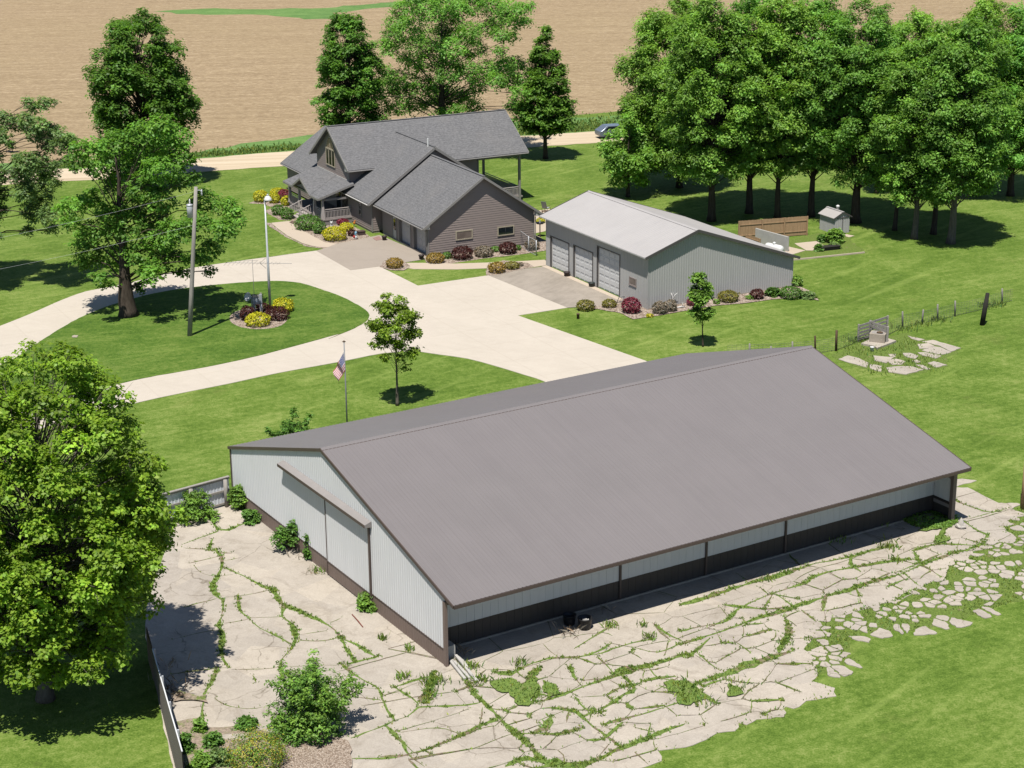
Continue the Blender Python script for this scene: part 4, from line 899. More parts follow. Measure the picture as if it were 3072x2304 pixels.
# ================================================================ BUILDINGS
def metal_mat(name, col, var=0.10, rough=0.5, spec=0.35, streak=(5, 5, 0.35), dirt=None, metal=0.0):
    n = N(name); v = n.pos(True, streak); a = n.noise(v, 1.0, 6, 0.65); b = n.noise(n.pos(True), 0.35, 4, 0.6)
    f = n.math('ADD', n.math('MULTIPLY', a, 0.55), n.math('MULTIPLY', b, 0.45))
    c = n.mix(1.0, col, n.ramp(f, [(0.32, (1-var,)*3), (0.62, (1, 1, 1))]), 'MULTIPLY')
    if dirt: c = n.mix(n.math('MULTIPLY', n.ramp(a, [(0.55, (0, 0, 0)), (0.8, (1, 1, 1))]), 0.5), c, dirt)
    return n.surf(c, rough, metal, spec)
M['barn_white'] = metal_mat('pale barn steel', (0.83, 0.84, 0.84), 0.08)
M['barn_brown'] = metal_mat('brown barn steel', (0.235, 0.175, 0.148), 0.18)
M['barn_brown_shade'] = metal_mat('brown barn steel darkened for shade', (0.070, 0.058, 0.052), 0.2)  # the barn brown again, with the shade of the recess painted into its colour
M['trim'] = metal_mat('dark brown trim', (0.115, 0.083, 0.070), 0.2)
M['barn_roof'] = metal_mat('grey brown roof steel', (0.238, 0.216, 0.212), 0.10, 0.45, 0.4, (7.0, 0.15, 0.15))
M['shed_wall'] = metal_mat('light grey steel', (0.475, 0.47, 0.455), 0.08)
M['shed_roof'] = metal_mat('white roof steel', (0.50, 0.475, 0.455), 0.12, 0.45, 0.4, (0.4, 3.0, 0.4), (0.40, 0.36, 0.33))
M['shed_trim'] = metal_mat('grey brown trim', (0.10, 0.092, 0.09), 0.15)
M['white_door'] = metal_mat('white sectional door', (0.70, 0.70, 0.69), 0.07)
M['siding'] = metal_mat('grey brown lap siding', (0.335, 0.278, 0.255), 0.08, 0.6, 0.2, (0.5, 0.5, 3.0))
M['house_trim'] = plain('grey house trim', (0.30, 0.285, 0.27), 0.5, 0, 0.1)
M['white_trim'] = plain('pale painted trim', (0.66, 0.635, 0.60), 0.5, 0, 0.1)
M['rail'] = plain('pale grey painted railing', (0.52, 0.47, 0.44), 0.55, 0, 0.1)
M['cream'] = plain('cream window frame', (0.50, 0.44, 0.33), 0.5, 0, 0.08)
M['deck'] = plain('grey deck boards', (0.36, 0.32, 0.30), 0.7, 0, 0.2, 3.0)
M['garage_door'] = metal_mat('grey garage door', (0.56, 0.55, 0.55), 0.06)
def glass_mat(name, col, rough=0.06, spec=0.8):
    n = N(name); a = n.noise(n.pos(True), 0.8, 2); c = n.mix(1.0, col, n.ramp(a, [(0.35, (.6, .6, .6)), (0.65, (1, 1, 1))]), 'MULTIPLY')
    return n.surf(c, rough, 0, spec)
M['glass'] = glass_mat('dark window glass', (0.018, 0.026, 0.030)); M['glass_g'] = glass_mat('tinted window glass', (0.055, 0.060, 0.028)); M['glass_b'] = glass_mat('window glass with brown blind', (0.22, 0.175, 0.15), 0.2, 0.5); M['glass_t'] = glass_mat('window glass with tan shade', (0.30, 0.22, 0.15), 0.2, 0.5)
def shingle_mat():
    n = N('asphalt shingles'); p = n.pos(True)
    br = n.n('TexVoronoi'); br.inputs['Scale'].default_value = 6.5; v = n.pos(True, (1, 1, 2.2)); n.lk(v, br.inputs['Vector'])
    s = n.n('SeparateColor'); n.lk(br.outputs['Color'], s.inputs[0])
    a = n.noise(p, 0.30, 5, 0.6); f = n.noise(p, 5.0, 4, 0.75)
    c = n.ramp(n.math('ADD', n.math('MULTIPLY', s.outputs[0], 0.45), n.math('MULTIPLY', f, 0.55)), [(0.22, (0.140, 0.140, 0.144)), (0.5, (0.178, 0.177, 0.181)), (0.80, (0.225, 0.223, 0.226))])
    c = n.mix(n.math('MULTIPLY', n.ramp(a, [(0.5, (0, 0, 0)), (0.7, (1, 1, 1))]), 0.30), c, (0.235, 0.222, 0.212))
    w = n.n('TexWave'); w.wave_type = 'BANDS'; w.bands_direction = 'Z'; w.wave_profile = 'SAW'; w.inputs['Scale'].default_value = 2.0; w.inputs['Distortion'].default_value = 0.4; w.inputs['Detail Scale'].default_value = 3; n.lk(p, w.inputs['Vector'])
    c = n.mix(1.0, c, n.ramp(w.outputs['Fac'], [(0.0, (0.80,)*3), (0.25, (1, 1, 1))]), 'MULTIPLY')
    return n.surf(c, 0.9, 0, 0.2, n.bump(n.math('ADD', f, w.outputs['Fac']), 0.5, 0.03))
M['shingle'] = shingle_mat()
M['stone'] = gravel_mat('stacked stone veneer', (0.10, 0.08, 0.07), (0.17, 0.14, 0.12), (0.25, 0.21, 0.18), 4.0)

def ribbed(mb, O, A, Bd, Nn, L, f0, f1, pitch=0.30, h=0.022, w=0.045):
    O, A, Bd, Nn = Vector(O), Vector(A), Vector(Bd), Vector(Nn)
    ss = [0.0]; hs = [0.0]; k = pitch*0.5
    while k < L - w:
        ss += [k-w, k-w*.5, k+w*.5, k+w]; hs += [0, h, h, 0]; k += pitch
    ss.append(L); hs.append(0)
    g0 = f0 if callable(f0) else (lambda s: f0); g1 = f1 if callable(f1) else (lambda s: f1)
    b = len(mb.v)
    for s, hh in zip(ss, hs):
        mb.v.append(tuple(O + A*s + Nn*hh + Bd*g0(s))); mb.v.append(tuple(O + A*s + Nn*hh + Bd*g1(s)))
    for i in range(len(ss)-1): mb.f.append((b+2*i, b+2*i+2, b+2*i+3, b+2*i+1))
    return mb
def siding(mb, O, A, Nn, z0, z1, s0, s1, row=0.21, d=0.028):
    """lap boards: each row leans out at its foot; s0/s1 may be functions of z"""
    O, A, Nn = Vector(O), Vector(A), Vector(Nn); U = Vector((0, 0, 1)); z = z0
    a0 = s0 if callable(s0) else (lambda z: s0); a1 = s1 if callable(s1) else (lambda z: s1)
    while z < z1 - 1e-4:
        t = min(z+row, z1); l0, r0, l1, r1 = a0(z), a1(z), a0(t), a1(t)
        if r0 - l0 > 0.02:
            r1 = max(r1, l1 + 0.001)
            mb.face([O+A*l0+Nn*d+U*z, O+A*r0+Nn*d+U*z, O+A*r1+U*t, O+A*l1+U*t]); mb.face([O+A*l0+U*z, O+A*r0+U*z, O+A*r0+Nn*d+U*z, O+A*l0+Nn*d+U*z])
        z = t
    return mb
# ---------------------------------------------------------------- big barn
barn = thing('barn', 'big open fronted metal barn with grey brown roof and sliding door in the foreground', 'barn', (-3.274, 78.159, 0), 0.551)
BL, BW, RV, RZ, EF, EB, OF = 33.12, 25.25, 12.757, 7.145, 3.60, 3.36, 1.0
roof_z = lambda v: EF + (RZ-EF)*(v+OF)/(RV+OF) if v < RV else RZ + (EB-RZ)*(v-RV)/(BW+.1-RV)
X, Y, Z = Vector((1, 0, 0)), Vector((0, 1, 0)), Vector((0, 0, 1))
mb = MB()
sf = Vector((0, RV+OF, RZ-EF)); lf = sf.length; sb = Vector((0, RV-BW-.1, RZ-EB)); lb = sb.length
ribbed(mb, (-.07, -OF, EF), X, sf.normalized(), X.cross(sf).normalized(), BL+.17, 0, lf, 0.23, 0.018, 0.03)
mb.build('roof_panel', M['barn_roof'], barn)
mb = MB(); ribbed(mb, (-.07, BW+.1, EB), X, sb.normalized(), -(X.cross(sb).normalized()), BL+.17, 0, lb, 0.23, 0.024, 0.034); mb.build('roof_panel', M['barn_roof'], barn)
mb = MB(); mb.extr([(-.06, -OF+.01, EF-.012), (-.06, RV, RZ-.012), (-.06, BW+.09, EB-.012), (-.06, BW+.09, EB-.13), (-.06, RV, RZ-.13), (-.06, -OF+.01, EF-.13)], (BL+.15, 0, 0)); mb.build('roof_deck', M['trim'], barn)
mb = MB(); mb.extr([(-.09, RV-.20, RZ-.03), (-.09, RV, RZ+.045), (-.09, RV+.20, RZ-.03), (-.09, RV, RZ+.02)], (BL+.21, 0, 0)); mb.build('ridge_cap', M['barn_roof'], barn)
mb = MB()     # dark closure line under the ridge cap, front side
mb.extr([(-.05, RV-.225, RZ-.060), (-.05, RV-.19, RZ-.035), (-.05, RV-.19, RZ-.055)], (BL+.13, 0, 0)); mb.build('ridge_closure', M['trim'], barn)
def fascia(parent, pts, w, h, m):
    mb = MB()
    for a, b in zip(pts, pts[1:]): mb.bar(a, b, w, h)
    return mb.build('fascia', m, parent)
for u in (-.10, BL+.12): fascia(barn, [(u, -OF-.02, EF-.075), (u, RV, RZ-.075), (u, BW+.12, EB-.075)], .05, .17, M['trim'])
fascia(barn, [(-.07, -OF-.03, EF-.10), (BL+.1, -OF-.03, EF-.10)], .05, .17, M['trim']); fascia(barn, [(-.07, BW+.14, EB-.10), (BL+.1, BW+.14, EB-.10)], .05, .17, M['trim'])
WZ = 0.86
for u, nn in ((0.0, -1), (BL, 1)):
    mb = MB(); ribbed(mb, (u, 0, 0), Y, Z, (nn, 0, 0), BW, WZ, lambda s: roof_z(s)-.13, 0.23, 0.018, 0.04); mb.build('gable_wall', M['barn_white'], barn)
    mb = MB(); ribbed(mb, (u, 0, 0), Y, Z, (nn, 0, 0), BW, 0.02, WZ-.005, 0.23, 0.018, 0.04); mb.build('wainscot', M['barn_brown'], barn)
    mb = MB(); mb.box(u-.03, u+.03, .02, BW-.02, WZ-.03, WZ+.03); mb.build('wainscot_trim', M['trim'], barn)
mb = MB(); ribbed(mb, (0, BW, 0), X, Z, Y, BL, WZ, EB-.05, 0.23, 0.018); mb.build('back_wall', M['barn_white'], barn)
mb = MB(); ribbed(mb, (0, BW, 0), X, Z, Y, BL, .02, WZ-.005, 0.23, 0.018); mb.build('wainscot', M['barn_brown'], barn)
RC = 1.55
mb = MB(); ribbed(mb, (0.02, RC, 0), X, Z, -Y, BL-.04, 1.15, roof_z(RC)-.14, 0.46, 0.014, 0.02); mb.build('front_wall', M['barn_white'], barn)
mb = MB(); ribbed(mb, (0.02, RC, 0), X, Z, -Y, BL-.04, .03, 1.145, 0.46, 0.014, 0.02); mb.build('wainscot', M['barn_brown_shade'], barn)
mb = MB(); mb.box(.1, BL-.1, RC-.10, RC-.025, 0.02, .12); mb.build('base_board', M['old'], barn)
for u in (11.19, 16.72, 22.12): 
    mb = MB(); mb.box(u-.06, u+.06, RC-.085, RC-.016, .125, roof_z(RC)-.16); mb.build('door_trim', M['trim'], barn)
for u in (.035, BL-.035):
    s = 1 if u < 1 else -1
    mb = MB(); ribbed(mb, (u, .12, 0), Y, Z, (s, 0, 0), RC-.15, 1.15, lambda q: roof_z(q+.12)-.15, 0.23, 0.014, 0.02); mb.build('end_lining', M['barn_white'], barn)
    mb = MB(); mb.box(u-.02 if s < 0 else u, u if s < 0 else u+.02, .12, RC-.03, .03, 1.14); mb.build('wainscot', M['barn_brown_shade'], barn)
mb = MB(); mb.box(BL-.075, BL-.045, .14, RC-.05, .78, .98); mb.build('kick_board', M['deck'], barn)
mb = MB(); mb.bar((BL-.12, .1, 2.55), (BL-.12, RC-.1, 3.25), .06, .1); mb.build('brace', M['deck'], barn)
mb = MB(); mb.box(BL-.22, BL+.04, -.12, .12, 0.0, 3.42); mb.build('post', M['barn_brown'], barn)
mb = MB(); mb.box(-.045, .10, -.11, .11, 0.0, 3.40); mb.build('corner_trim', M['barn_brown'], barn)
mb = MB(); mb.box(-.045, .06, BW-.10, BW+.05, 0.0, EB-.02); mb.build('corner_trim', M['trim'], barn)
mb = MB(); mb.box(0.12, BL-.24, -.07, .07, 3.22, 3.47); mb.build('header_beam', M['trim'], barn)
sd_ = bpy.data.objects.new('sliding_door', None); C.objects.link(sd_); sd_.parent = barn; sd_.location = (-.05, 7.55, 0)
mb = MB(); ribbed(mb, (-.025, 0, 0), Y, Z, -X, 4.95, WZ, 4.60, 0.23, 0.016, .04); mb.build('door_panel', M['barn_white'], sd_)
mb = MB(); ribbed(mb, (-.025, 0, 0), Y, Z, -X, 4.95, .10, WZ-.005, 0.23, 0.016, .04); mb.build('door_wainscot', M['barn_brown'], sd_)
mb = MB(); mb.box(-.075, .0, -.12, .02, .08, 4.62); mb.box(-.06, .0, 4.93, 4.97, .08, 4.62); mb.box(-.055, .0, .02, 4.93, WZ-.03, WZ+.03); mb.build('door_frame', M['trim'], sd_)
mb = MB(); mb.extr([(-.02, 7.30, 4.93), (-.40, 7.30, 4.80), (-.40, 7.30, 4.66), (-.34, 7.30, 4.66), (-.02, 7.30, 4.60)], (0, 10.4, 0)); mb.build('track_cover', plain('grey track steel', (.34, .315, .30), .5), barn)
mb = MB(); mb.extr([(-.415, 7.30, 4.805), (-.415, 7.30, 4.64), (-.402, 7.30, 4.64), (-.402, 7.30, 4.805)], (0, 10.4, 0)); mb.build('track_edge', M['trim'], barn)
# ---------------------------------------------------------------- grey shed
shed = thing('metal_shed', 'light grey metal shed with three white overhead doors and a white roof', 'shed', (10.877, 139.70, 0), 0.496)
SLn, SWd, SR, SZ, S1, S2_ = 16.34, 14.33, 4.48, 6.09, 4.42, 2.56
of, ob, og = .507, .364, .37
sz = lambda u: S1 + (SZ-S1)*(u+of)/(SR+of) if u < SR else SZ + (S2_-SZ)*(u-SR)/(SWd+ob-SR)
for (u0, z0, nn) in ((-of, S1, -1), (SWd+ob, S2_, 1)):
    sl = Vector((SR-u0, 0, SZ-z0)); mb = MB(); nv = Y.cross(sl).normalized(); nv = nv if nv.z > 0 else -nv
    ribbed(mb, (u0, -og, z0), Y, sl.normalized(), nv, SLn+2*og, 0, sl.length, 0.305, 0.016, 0.03); mb.build('roof_panel', M['shed_roof'], shed)
mb = MB(); mb.extr([(-of+.01, -og+.01, S1-.012), (SR, -og+.01, SZ-.012), (SWd+ob-.01, -og+.01, S2_-.012), (SWd+ob-.01, -og+.01, S2_-.11), (SR, -og+.01, SZ-.11), (-of+.01, -og+.01, S1-.11)], (0, SLn+2*og-.02, 0)); mb.build('roof_deck', M['shed_wall'], shed)
mb = MB(); mb.extr([(SR-.17, -og-.02, SZ-.045), (SR, -og-.02, SZ+.04), (SR+.17, -og-.02, SZ-.045), (SR, -og-.02, SZ+.015)], (0, SLn+2*og+.04, 0)); mb.build('ridge_cap', M['shed_roof'], shed)
mb = MB(); mb.extr([(SR-.20, -og, SZ-.06), (SR-.175, -og, SZ-.035), (SR-.175, -og, SZ-.06)], (0, SLn+2*og, 0)); mb.build('ridge_closure', M['shed_trim'], shed)
for v in (-og-.02, SLn+og+.02): fascia(shed, [(-of, v, S1-.07), (SR, v, SZ-.07), (SWd+ob, v, S2_-.07)], .05, .22, M['shed_trim'])
fascia(shed, [(-of-.02, -og, S1-.05), (-of-.02, SLn+og, S1-.05)], .03, .09, M['shed_wall'])
for v, nn in ((0, -1), (SLn, 1)):
    mb = MB(); ribbed(mb, (0, v, 0), X, Z, (0, nn, 0), SWd, .1, lambda s: sz(s)-.11, 0.23, 0.022, .05); mb.build('gable_wall', M['shed_wall'], shed)
    mb = MB(); mb.box(0.02, SWd-.02, v-.02, v+.02, 0, .1); mb.build('foundation', M['pad2'], shed)
mb = MB(); ribbed(mb, (SWd, 0, 0), Y, Z, X, SLn, 0, S2_+.1, 0.23, .02, .04); mb.build('back_wall', M['shed_wall'], shed)
doors = [(12.50, 15.60, 2.76), (8.55, 11.65, 2.80), (4.28, 7.78, 3.55)]
mb = MB(); ft = S1+.12; segs = [(0, 4.28, .05, ft), (4.28, 7.78, 3.55, ft), (7.78, 8.55, .05, ft), (8.55, 11.65, 2.80, ft), (11.65, 12.50, .05, ft), (12.50, 15.60, 2.76, ft), (15.60, SLn, .05, ft)]
for a, b, z0, z1 in segs: ribbed(mb, (0, a, 0), Y, Z, -X, b-a, z0, z1, 0.23, .02, .04)
mb.build('front_wall', M['shed_wall'], shed)
for v in (0, SLn): mb = MB(); mb.box(-.03, .03, v-.05, v+.05, 0, ft-.1); mb.build('corner_trim', M['shed_wall'], shed)
for a, b, h in doors:
    d = bpy.data.objects.new('overhead_door', None); C.objects.link(d); d.parent = shed; d.location = (.16, a, 0)
    mb = MB(); rows = 5 if h < 3 else 6; rh = (h-.03)/rows; wd = b-a; cols = 4
    for r in range(rows):
        mb.box(0, .04, .03, wd-.03, .03+r*rh+.006, .03+(r+1)*rh-.006)
        for c_ in range(cols):
            w_ = (wd-.06)/cols; mb.box(-.022, .002, .03+c_*w_+.09, .03+(c_+1)*w_-.09, .03+r*rh+.10, .03+(r+1)*rh-.12)
    mb.build('door_panel', M['white_door'], d)
    mb = MB(); mb.box(-.19, .06, -.10, .02, 0, h); mb.box(-.19, .06, wd-.02, wd+.06, 0, h); mb.box(-.19, .06, -.10, wd+.06, h+.003, h+.09); mb.build('door_frame', M['shed_trim'], d)
    for q in (.022, wd-.07): mb = MB(); mb.box(-.05, -.004, q, q+.048, .03, h-.02); mb.build('door_stop', M['white_trim'], d)
w = bpy.data.objects.new('window', None); C.objects.link(w); w.parent = shed; w.location = (-.03, 1.68, 1.52)
mb = MB(); mb.box(-.02, .02, 0, .09, 0, .64); mb.box(-.02, .02, .99, 1.08, 0, .64); mb.box(-.02, .02, .092, .988, 0, .07); mb.box(-.02, .02, .092, .988, .57, .64); mb.box(-.05, .0, -.03, 1.11, -.05, -.002); mb.build('window_frame', M['siding'], w)
mb = MB(); mb.box(-.004, .012, .092, .988, .072, .568); mb.build('pane', M['glass_b'], w)
mb = MB(); mb.box(-.55, -.03, 0.3, SLn-.1, .0, .045); mb.build('door_sill', M['walk'], shed)
# ---------------------------------------------------------------- house
house = thing('house', 'grey brown house with lap siding, dark shingle roofs, porch and two car garage', 'house', (-7.34, 157.07, 0), 0.47)
def part(name, parent=house, loc=(0, 0, 0)):
    o = bpy.data.objects.new(name, None); C.objects.link(o); o.parent = parent; o.location = loc; return o
SLP = 0.683; TH = Vector((0, 0, -.16))
def slab(mb, pts, th=.14): return mb.extr(pts, (0, 0, -th))
# garage wing
gz = lambda u: 2.85 + SLP*(u+.65) if u < 5.35 else 2.85 + SLP*(11.35-u)
GV0, GV1 = -.45, 10.9
gr = part('garage_roof')
mb = MB(); slab(mb, [(-.65, GV0, 2.85), (5.35, GV0, gz(5.35)), (5.35, GV1, gz(5.35)), (-.65, GV1, 2.85)]); slab(mb, [(5.353, GV0, gz(5.35)), (11.35, GV0, 2.85), (11.35, GV1, 2.85), (5.353, GV1, gz(5.35))]); mb.build('shingles', M['shingle'], gr)
mb = MB(); mb.bar((5.35, GV0-.02, gz(5.35)+.005), (5.35, GV1, gz(5.35)+.005), .26, .035); mb.build('ridge_cap', M['shingle'], gr)
mb = MB(); mb.bar((-.68, GV0-.03, 2.73), (5.35, GV0-.03, gz(5.35)-.12), .05, .2); mb.bar((5.35, GV0-.03, gz(5.35)-.12), (11.38, GV0-.03, 2.73), .05, .2); mb.build('rake_trim', M['house_trim'], gr)
mb = MB(); mb.tube([(-.71, GV0, 2.72), (-.71, GV1-.2, 2.72)], .065, 8); mb.tube([(-.71, .05, 2.72), (-.45, .05, 2.55), (-.12, .05, 2.42), (-.1, .05, .1)], .045, 8); mb.tube([(11.40, GV0, 2.72), (11.40, GV1, 2.72)], .065, 8); mb.tube([(10.72, -.08, 2.6), (10.72, -.08, .1)], .045, 8); mb.build('gutter', M['house_trim'], gr)
for u in (-.65, 11.35):
    mb = MB(); a, b = (u, 0) if u < 0 else (10.62, u); mb.extr([(a, GV0+.02, 2.70), (b, GV0+.02, 2.70), (b if u < 0 else a, GV0+.02, gz(b if u < 0 else a)-.17)], (0, .42, 0)); mb.build('eave_return', M['white_trim'], gr)
mb = MB(); siding(mb, (0, 0, 0), X, -Y, .18, gz(5.35)-.16, lambda z: max(0, (z+.16-2.85)/SLP-.65), lambda z: min(10.6, 11.35-(z+.16-2.85)/SLP), .21, .028); mb.build('gable_wall', M['siding'], house)
mb = MB(); mb.box(0.01, 10.59, .01, .2, 0, .18); mb.box(.01, .2, .21, 10.3, 0, .14); mb.build('foundation', M['pad2'], house)
mb = MB(); mb.box(-.05, .06, -.055, .06, .1, 2.85); mb.box(10.55, 10.65, -.055, .06, .1, 2.75); mb.build('corner_board', M['house_trim'], house)
mb = MB()
for a, b, z0, z1 in ((.06, .65, .14, 2.9), (.65, 3.32, 2.35, 2.9), (3.32, 4.05, .14, 2.9), (4.05, 6.62, 2.35, 2.9), (6.62, 7.18, .14, 2.9), (7.18, 8.12, 2.2, 2.9), (8.12, 10.5, .14, 2.9)):
    siding(mb, (.1, 0, 0), Y, -X, z0, z1, a, b, .21, .028)
mb.build('garage_front_wall', M['siding'], house)
for a, b in ((.65, 3.32), (4.05, 6.62)):
    d = part('garage_door', house, (.36, a, .03)); mb = MB(); wd = b-a
    for r in range(4):
        mb.box(0, .05, .02, wd-.02, r*.58+.006, (r+1)*.58-.006)
        for c_ in range(4): mb.box(-.015, .002, .05+c_*(wd-.1)/4+.06, .05+(c_+1)*(wd-.1)/4-.06, r*.58+.09, (r+1)*.58-.09)
    mb.build('door_panel', M['garage_door'], d)
    mb = MB(); mb.box(-.31, .04, -.11, .018, 0, 2.33); mb.box(-.31, .04, wd-.018, wd+.11, 0, 2.33); mb.box(-.31, .04, -.11, wd+.11, 2.333, 2.43); mb.build('door_frame', M['house_trim'], d)
d = part('entry_door', house, (.1, 7.2, .1)); mb = MB(); mb.box(.0, .05, .05, .85, 0, 2.05); mb.build('door_panel', M['white_trim'], d)
mb = MB(); mb.box(-.03, .005, .22, .68, .85, 1.9); mb.build('pane', M['glass'], d)
mb = MB(); mb.box(-.06, .04, -.06, .045, 0, 2.1); mb.box(-.06, .04, .855, .96, 0, 2.1); mb.box(-.06, .04, -.06, .96, 2.103, 2.2); mb.build('door_frame', M['house_trim'], d)
def gwin(u0, u1, z0, z1, pane, par=house):
    w = part('window', par, (u0, -.055, z0)); W_, H_ = u1-u0, z1-z0; mb = MB()
    mb.box(0, .10, -.035, .02, 0, H_); mb.box(W_-.10, W_, -.035, .02, 0, H_); mb.box(.102, W_-.102, -.035, .02, 0, .10); mb.box(.102, W_-.102, -.035, .02, H_-.10, H_); mb.build('window_frame', M['cream'], w)
    mb = MB(); mb.box(.102, W_-.102, -.012, .01, .102, H_-.102); mb.build('pane', M[pane], w)
gwin(2.68, 4.36, 1.28, 2.14, 'glass_b'); gwin(6.85, 8.55, 1.18, 2.04, 'glass')
# middle wing
mz = lambda u: 2.95 + SLP*(u+1.25) if u < 5.7 else 2.95 + SLP*(12.65-u)
MV = 10.62; mr = part('middle_roof')
mb = MB(); slab(mb, [(-1.25, MV, 2.95), (5.7, MV, mz(5.7)), (5.7, 20.7, mz(5.7)), (1.9, 17.35, mz(1.9)), (-1.25, 17.35, 2.95)]); slab(mb, [(5.703, MV, mz(5.7)), (12.65, MV, 2.95), (12.65, 15.8, 2.95), (9.3, 17.4, mz(9.3)), (5.703, 20.7, mz(5.7))]); mb.build('shingles', M['shingle'], mr)
mb = MB(); mb.bar((5.7, MV-.02, mz(5.7)+.005), (5.7, 19.6, mz(5.7)+.005), .26, .035); mb.build('ridge_cap', M['shingle'], mr)
mb = MB(); mb.bar((-1.28, MV-.03, 2.82), (5.7, MV-.03, mz(5.7)-.13), .05, .24); mb.bar((5.7, MV-.03, mz(5.7)-.13), (12.68, MV-.03, 2.82), .05, .24); mb.build('rake_trim', M['house_trim'], mr)
mb = MB(); mb.tube([(-1.31, MV, 2.83), (-1.31, 17.3, 2.83)], .06, 8); mb.build('gutter', M['white_trim'], mr)
mb = MB(); siding(mb, (0, 11.05, 0), X, -Y, .2, mz(5.7)-.18, lambda z: max(-.72, (z+.18-2.95)/SLP-1.25), lambda z: min(12.1, 12.65-(z+.18-2.95)/SLP), .21, .028); mb.build('gable_wall', M['siding'], house)
mb = MB(); siding(mb, (-.72, 0, 0), Y, -X, .2, 3.2, 11.05, 17.0, .21, .028); mb.build('front_wall', M['siding'], house)
mb = MB(); mb.box(-.70, .0, 11.07, 17.0, 0, .2); mb.build('foundation', M['pad2'], house)
mb = MB(); mb.box(-.78, -.68, 11.0, 11.1, .15, 3.05); mb.build('corner_board', M['house_trim'], house)
w = part('window', house, (-.77, 13.5, 1.0)); mb = MB(); mb.box(-.03, .02, 0, .08, 0, 1.5); mb.box(-.03, .02, .62, .7, 0, 1.5); mb.box(-.03, .02, .082, .618, 0, .08); mb.box(-.03, .02, .082, .618, 1.42, 1.5); mb.box(-.03, .02, .082, .618, .72, .78); mb.build('window_frame', M['house_trim'], w)
mb = MB(); mb.box(-.005, .01, .082, .618, .082, .718); mb.box(-.005, .01, .082, .618, .782, 1.418); mb.build('pane', M['glass'], w)
mb = MB(); mb.tube([(5.5, 11.75, 7.3), (5.5, 11.75, 8.32)], .075, 10); mb.build('vent_pipe', plain('white plastic pipe', (.82, .82, .80), .4), house)
# main block
NV, FV, MRV = 16.1, 26.35, 21.22; MZE, MZR = 5.08, 8.55; sm = (MZR-MZE)/(MRV-NV); UE0, UE1 = -.95, 18.45; UW = -.5
wr = part('main_roof')
mb = MB(); slab(mb, [(UE0, NV, MZE), (UE1, NV, MZE), (UE1, MRV, MZR), (UE0, MRV, MZR)]); slab(mb, [(UE0, MRV+.003, MZR), (UE1, MRV+.003, MZR), (UE1, FV, MZE), (UE0, FV, MZE)]); mb.build('shingles', M['shingle'], wr)
mb = MB(); mb.bar((UE0-.02, MRV, MZR+.005), (UE1, MRV, MZR+.005), .26, .035); mb.build('ridge_cap', M['shingle'], wr)
for u in (UE0-.03, UE1+.03): mb = MB(); mb.bar((u, NV-.02, MZE-.12), (u, MRV, MZR-.12), .05, .22); mb.bar((u, MRV, MZR-.12), (u, FV+.02, MZE-.12), .05, .22); mb.build('rake_trim', M['house_trim'], wr)
mb = MB(); mb.tube([(UE0, NV-.06, MZE-.13), (UE1, NV-.06, MZE-.13)], .06, 8); mb.build('gutter', M['house_trim'], wr)
mb = MB(); mb.extr([(UE0+.03, NV+.05, MZE-.22), (UE0+.03, 17.05, MZE-.22), (UE0+.03, 17.05, MZE+sm*.95-.18)], (UW-UE0, 0, 0)); mb.build('eave_return', M['white_trim'], wr)
mb = MB(); siding(mb, (UW, 0, 0), Y, -X, .6, MZR-.16, lambda z: max(17.05, MRV-(MZR-.16-z)/sm), lambda z: min(25.4, MRV+(MZR-.16-z)/sm), .21, .028); mb.build('front_gable_wall', M['siding'], house)
mb = MB(); siding(mb, (0, 17.05, 0), X, -Y, .2, MZE+.45, UW, 13.3, .21, .028); mb.build('side_wall', M['siding'], house)
mb = MB(); siding(mb, (13.3, 0, 0), Y, X, .2, MZR-.3, lambda z: max(17.05, MRV-(MZR-.2-z)/sm), lambda z: min(25.4, MRV+(MZR-.2-z)/sm), .21, .028); mb.build('end_wall', M['siding'], house)
mb = MB(); siding(mb, (0, 25.4, 0), X, Y, .2, MZE+.4, UW, 13.3, .21, .028); mb.build('rear_wall', M['siding'], house)
mb = MB(); mb.box(UW-.06, UW+.05, 17.0, 17.1, 3.0, MZE+.3); mb.box(13.24, 13.36, 16.98, 17.09, .1, MZE+.3); mb.build('corner_board', M['house_trim'], house)
mb = MB(); mb.box(UW-.075, UW-.04, 17.1, 25.3, 3.86, 3.93); mb.build('flashing', M['white_trim'], house)
# arched triple window in the gable
aw = part('gable_window', house, (UW-.06, 20.42, 4.62)); mb = MB(); W_ = 2.34
for q in (0, .76, 1.54, W_-.08): mb.box(-.04, .02, q, q+.08, 0, 1.52)
mb.box(-.045, .015, .0, W_, -.08, -.002); mb.box(-.045, .015, 0, W_, 1.523, 1.66)
mb.bar((0, .04, 1.662), (0, .62, 2.52), .05, .08, (1, 0, 0)); mb.bar((0, .62, 2.52), (0, 1.17, 2.82), .05, .08, (1, 0, 0)); mb.bar((0, 1.17, 2.82), (0, 1.72, 2.52), .05, .08, (1, 0, 0)); mb.bar((0, 1.72, 2.52), (0, W_-.04, 1.662), .05, .08, (1, 0, 0)); mb.box(-.03, .015, 1.13, 1.21, 1.662, 2.78)
mb.build('window_frame', M['cream'], aw)
mb = MB(); mb.box(-.008, .01, .082, .758, 0, 1.52); mb.box(-.008, .01, .842, 1.538, 0, 1.52); mb.box(-.008, .01, 1.622, W_-.082, 0, 1.52); mb.build('pane', M['glass_g'], aw)
mb = MB(); mb.extr([(-.006, .07, 1.664), (-.006, 1.128, 1.664), (-.006, 1.128, 2.76), (-.006, .64, 2.48)], (.012, 0, 0)); mb.extr([(-.006, 1.212, 1.664), (-.006, W_-.07, 1.664), (-.006, 1.70, 2.48), (-.006, 1.212, 2.76)], (.012, 0, 0)); mb.build('arched_pane', M['glass_t'], aw)
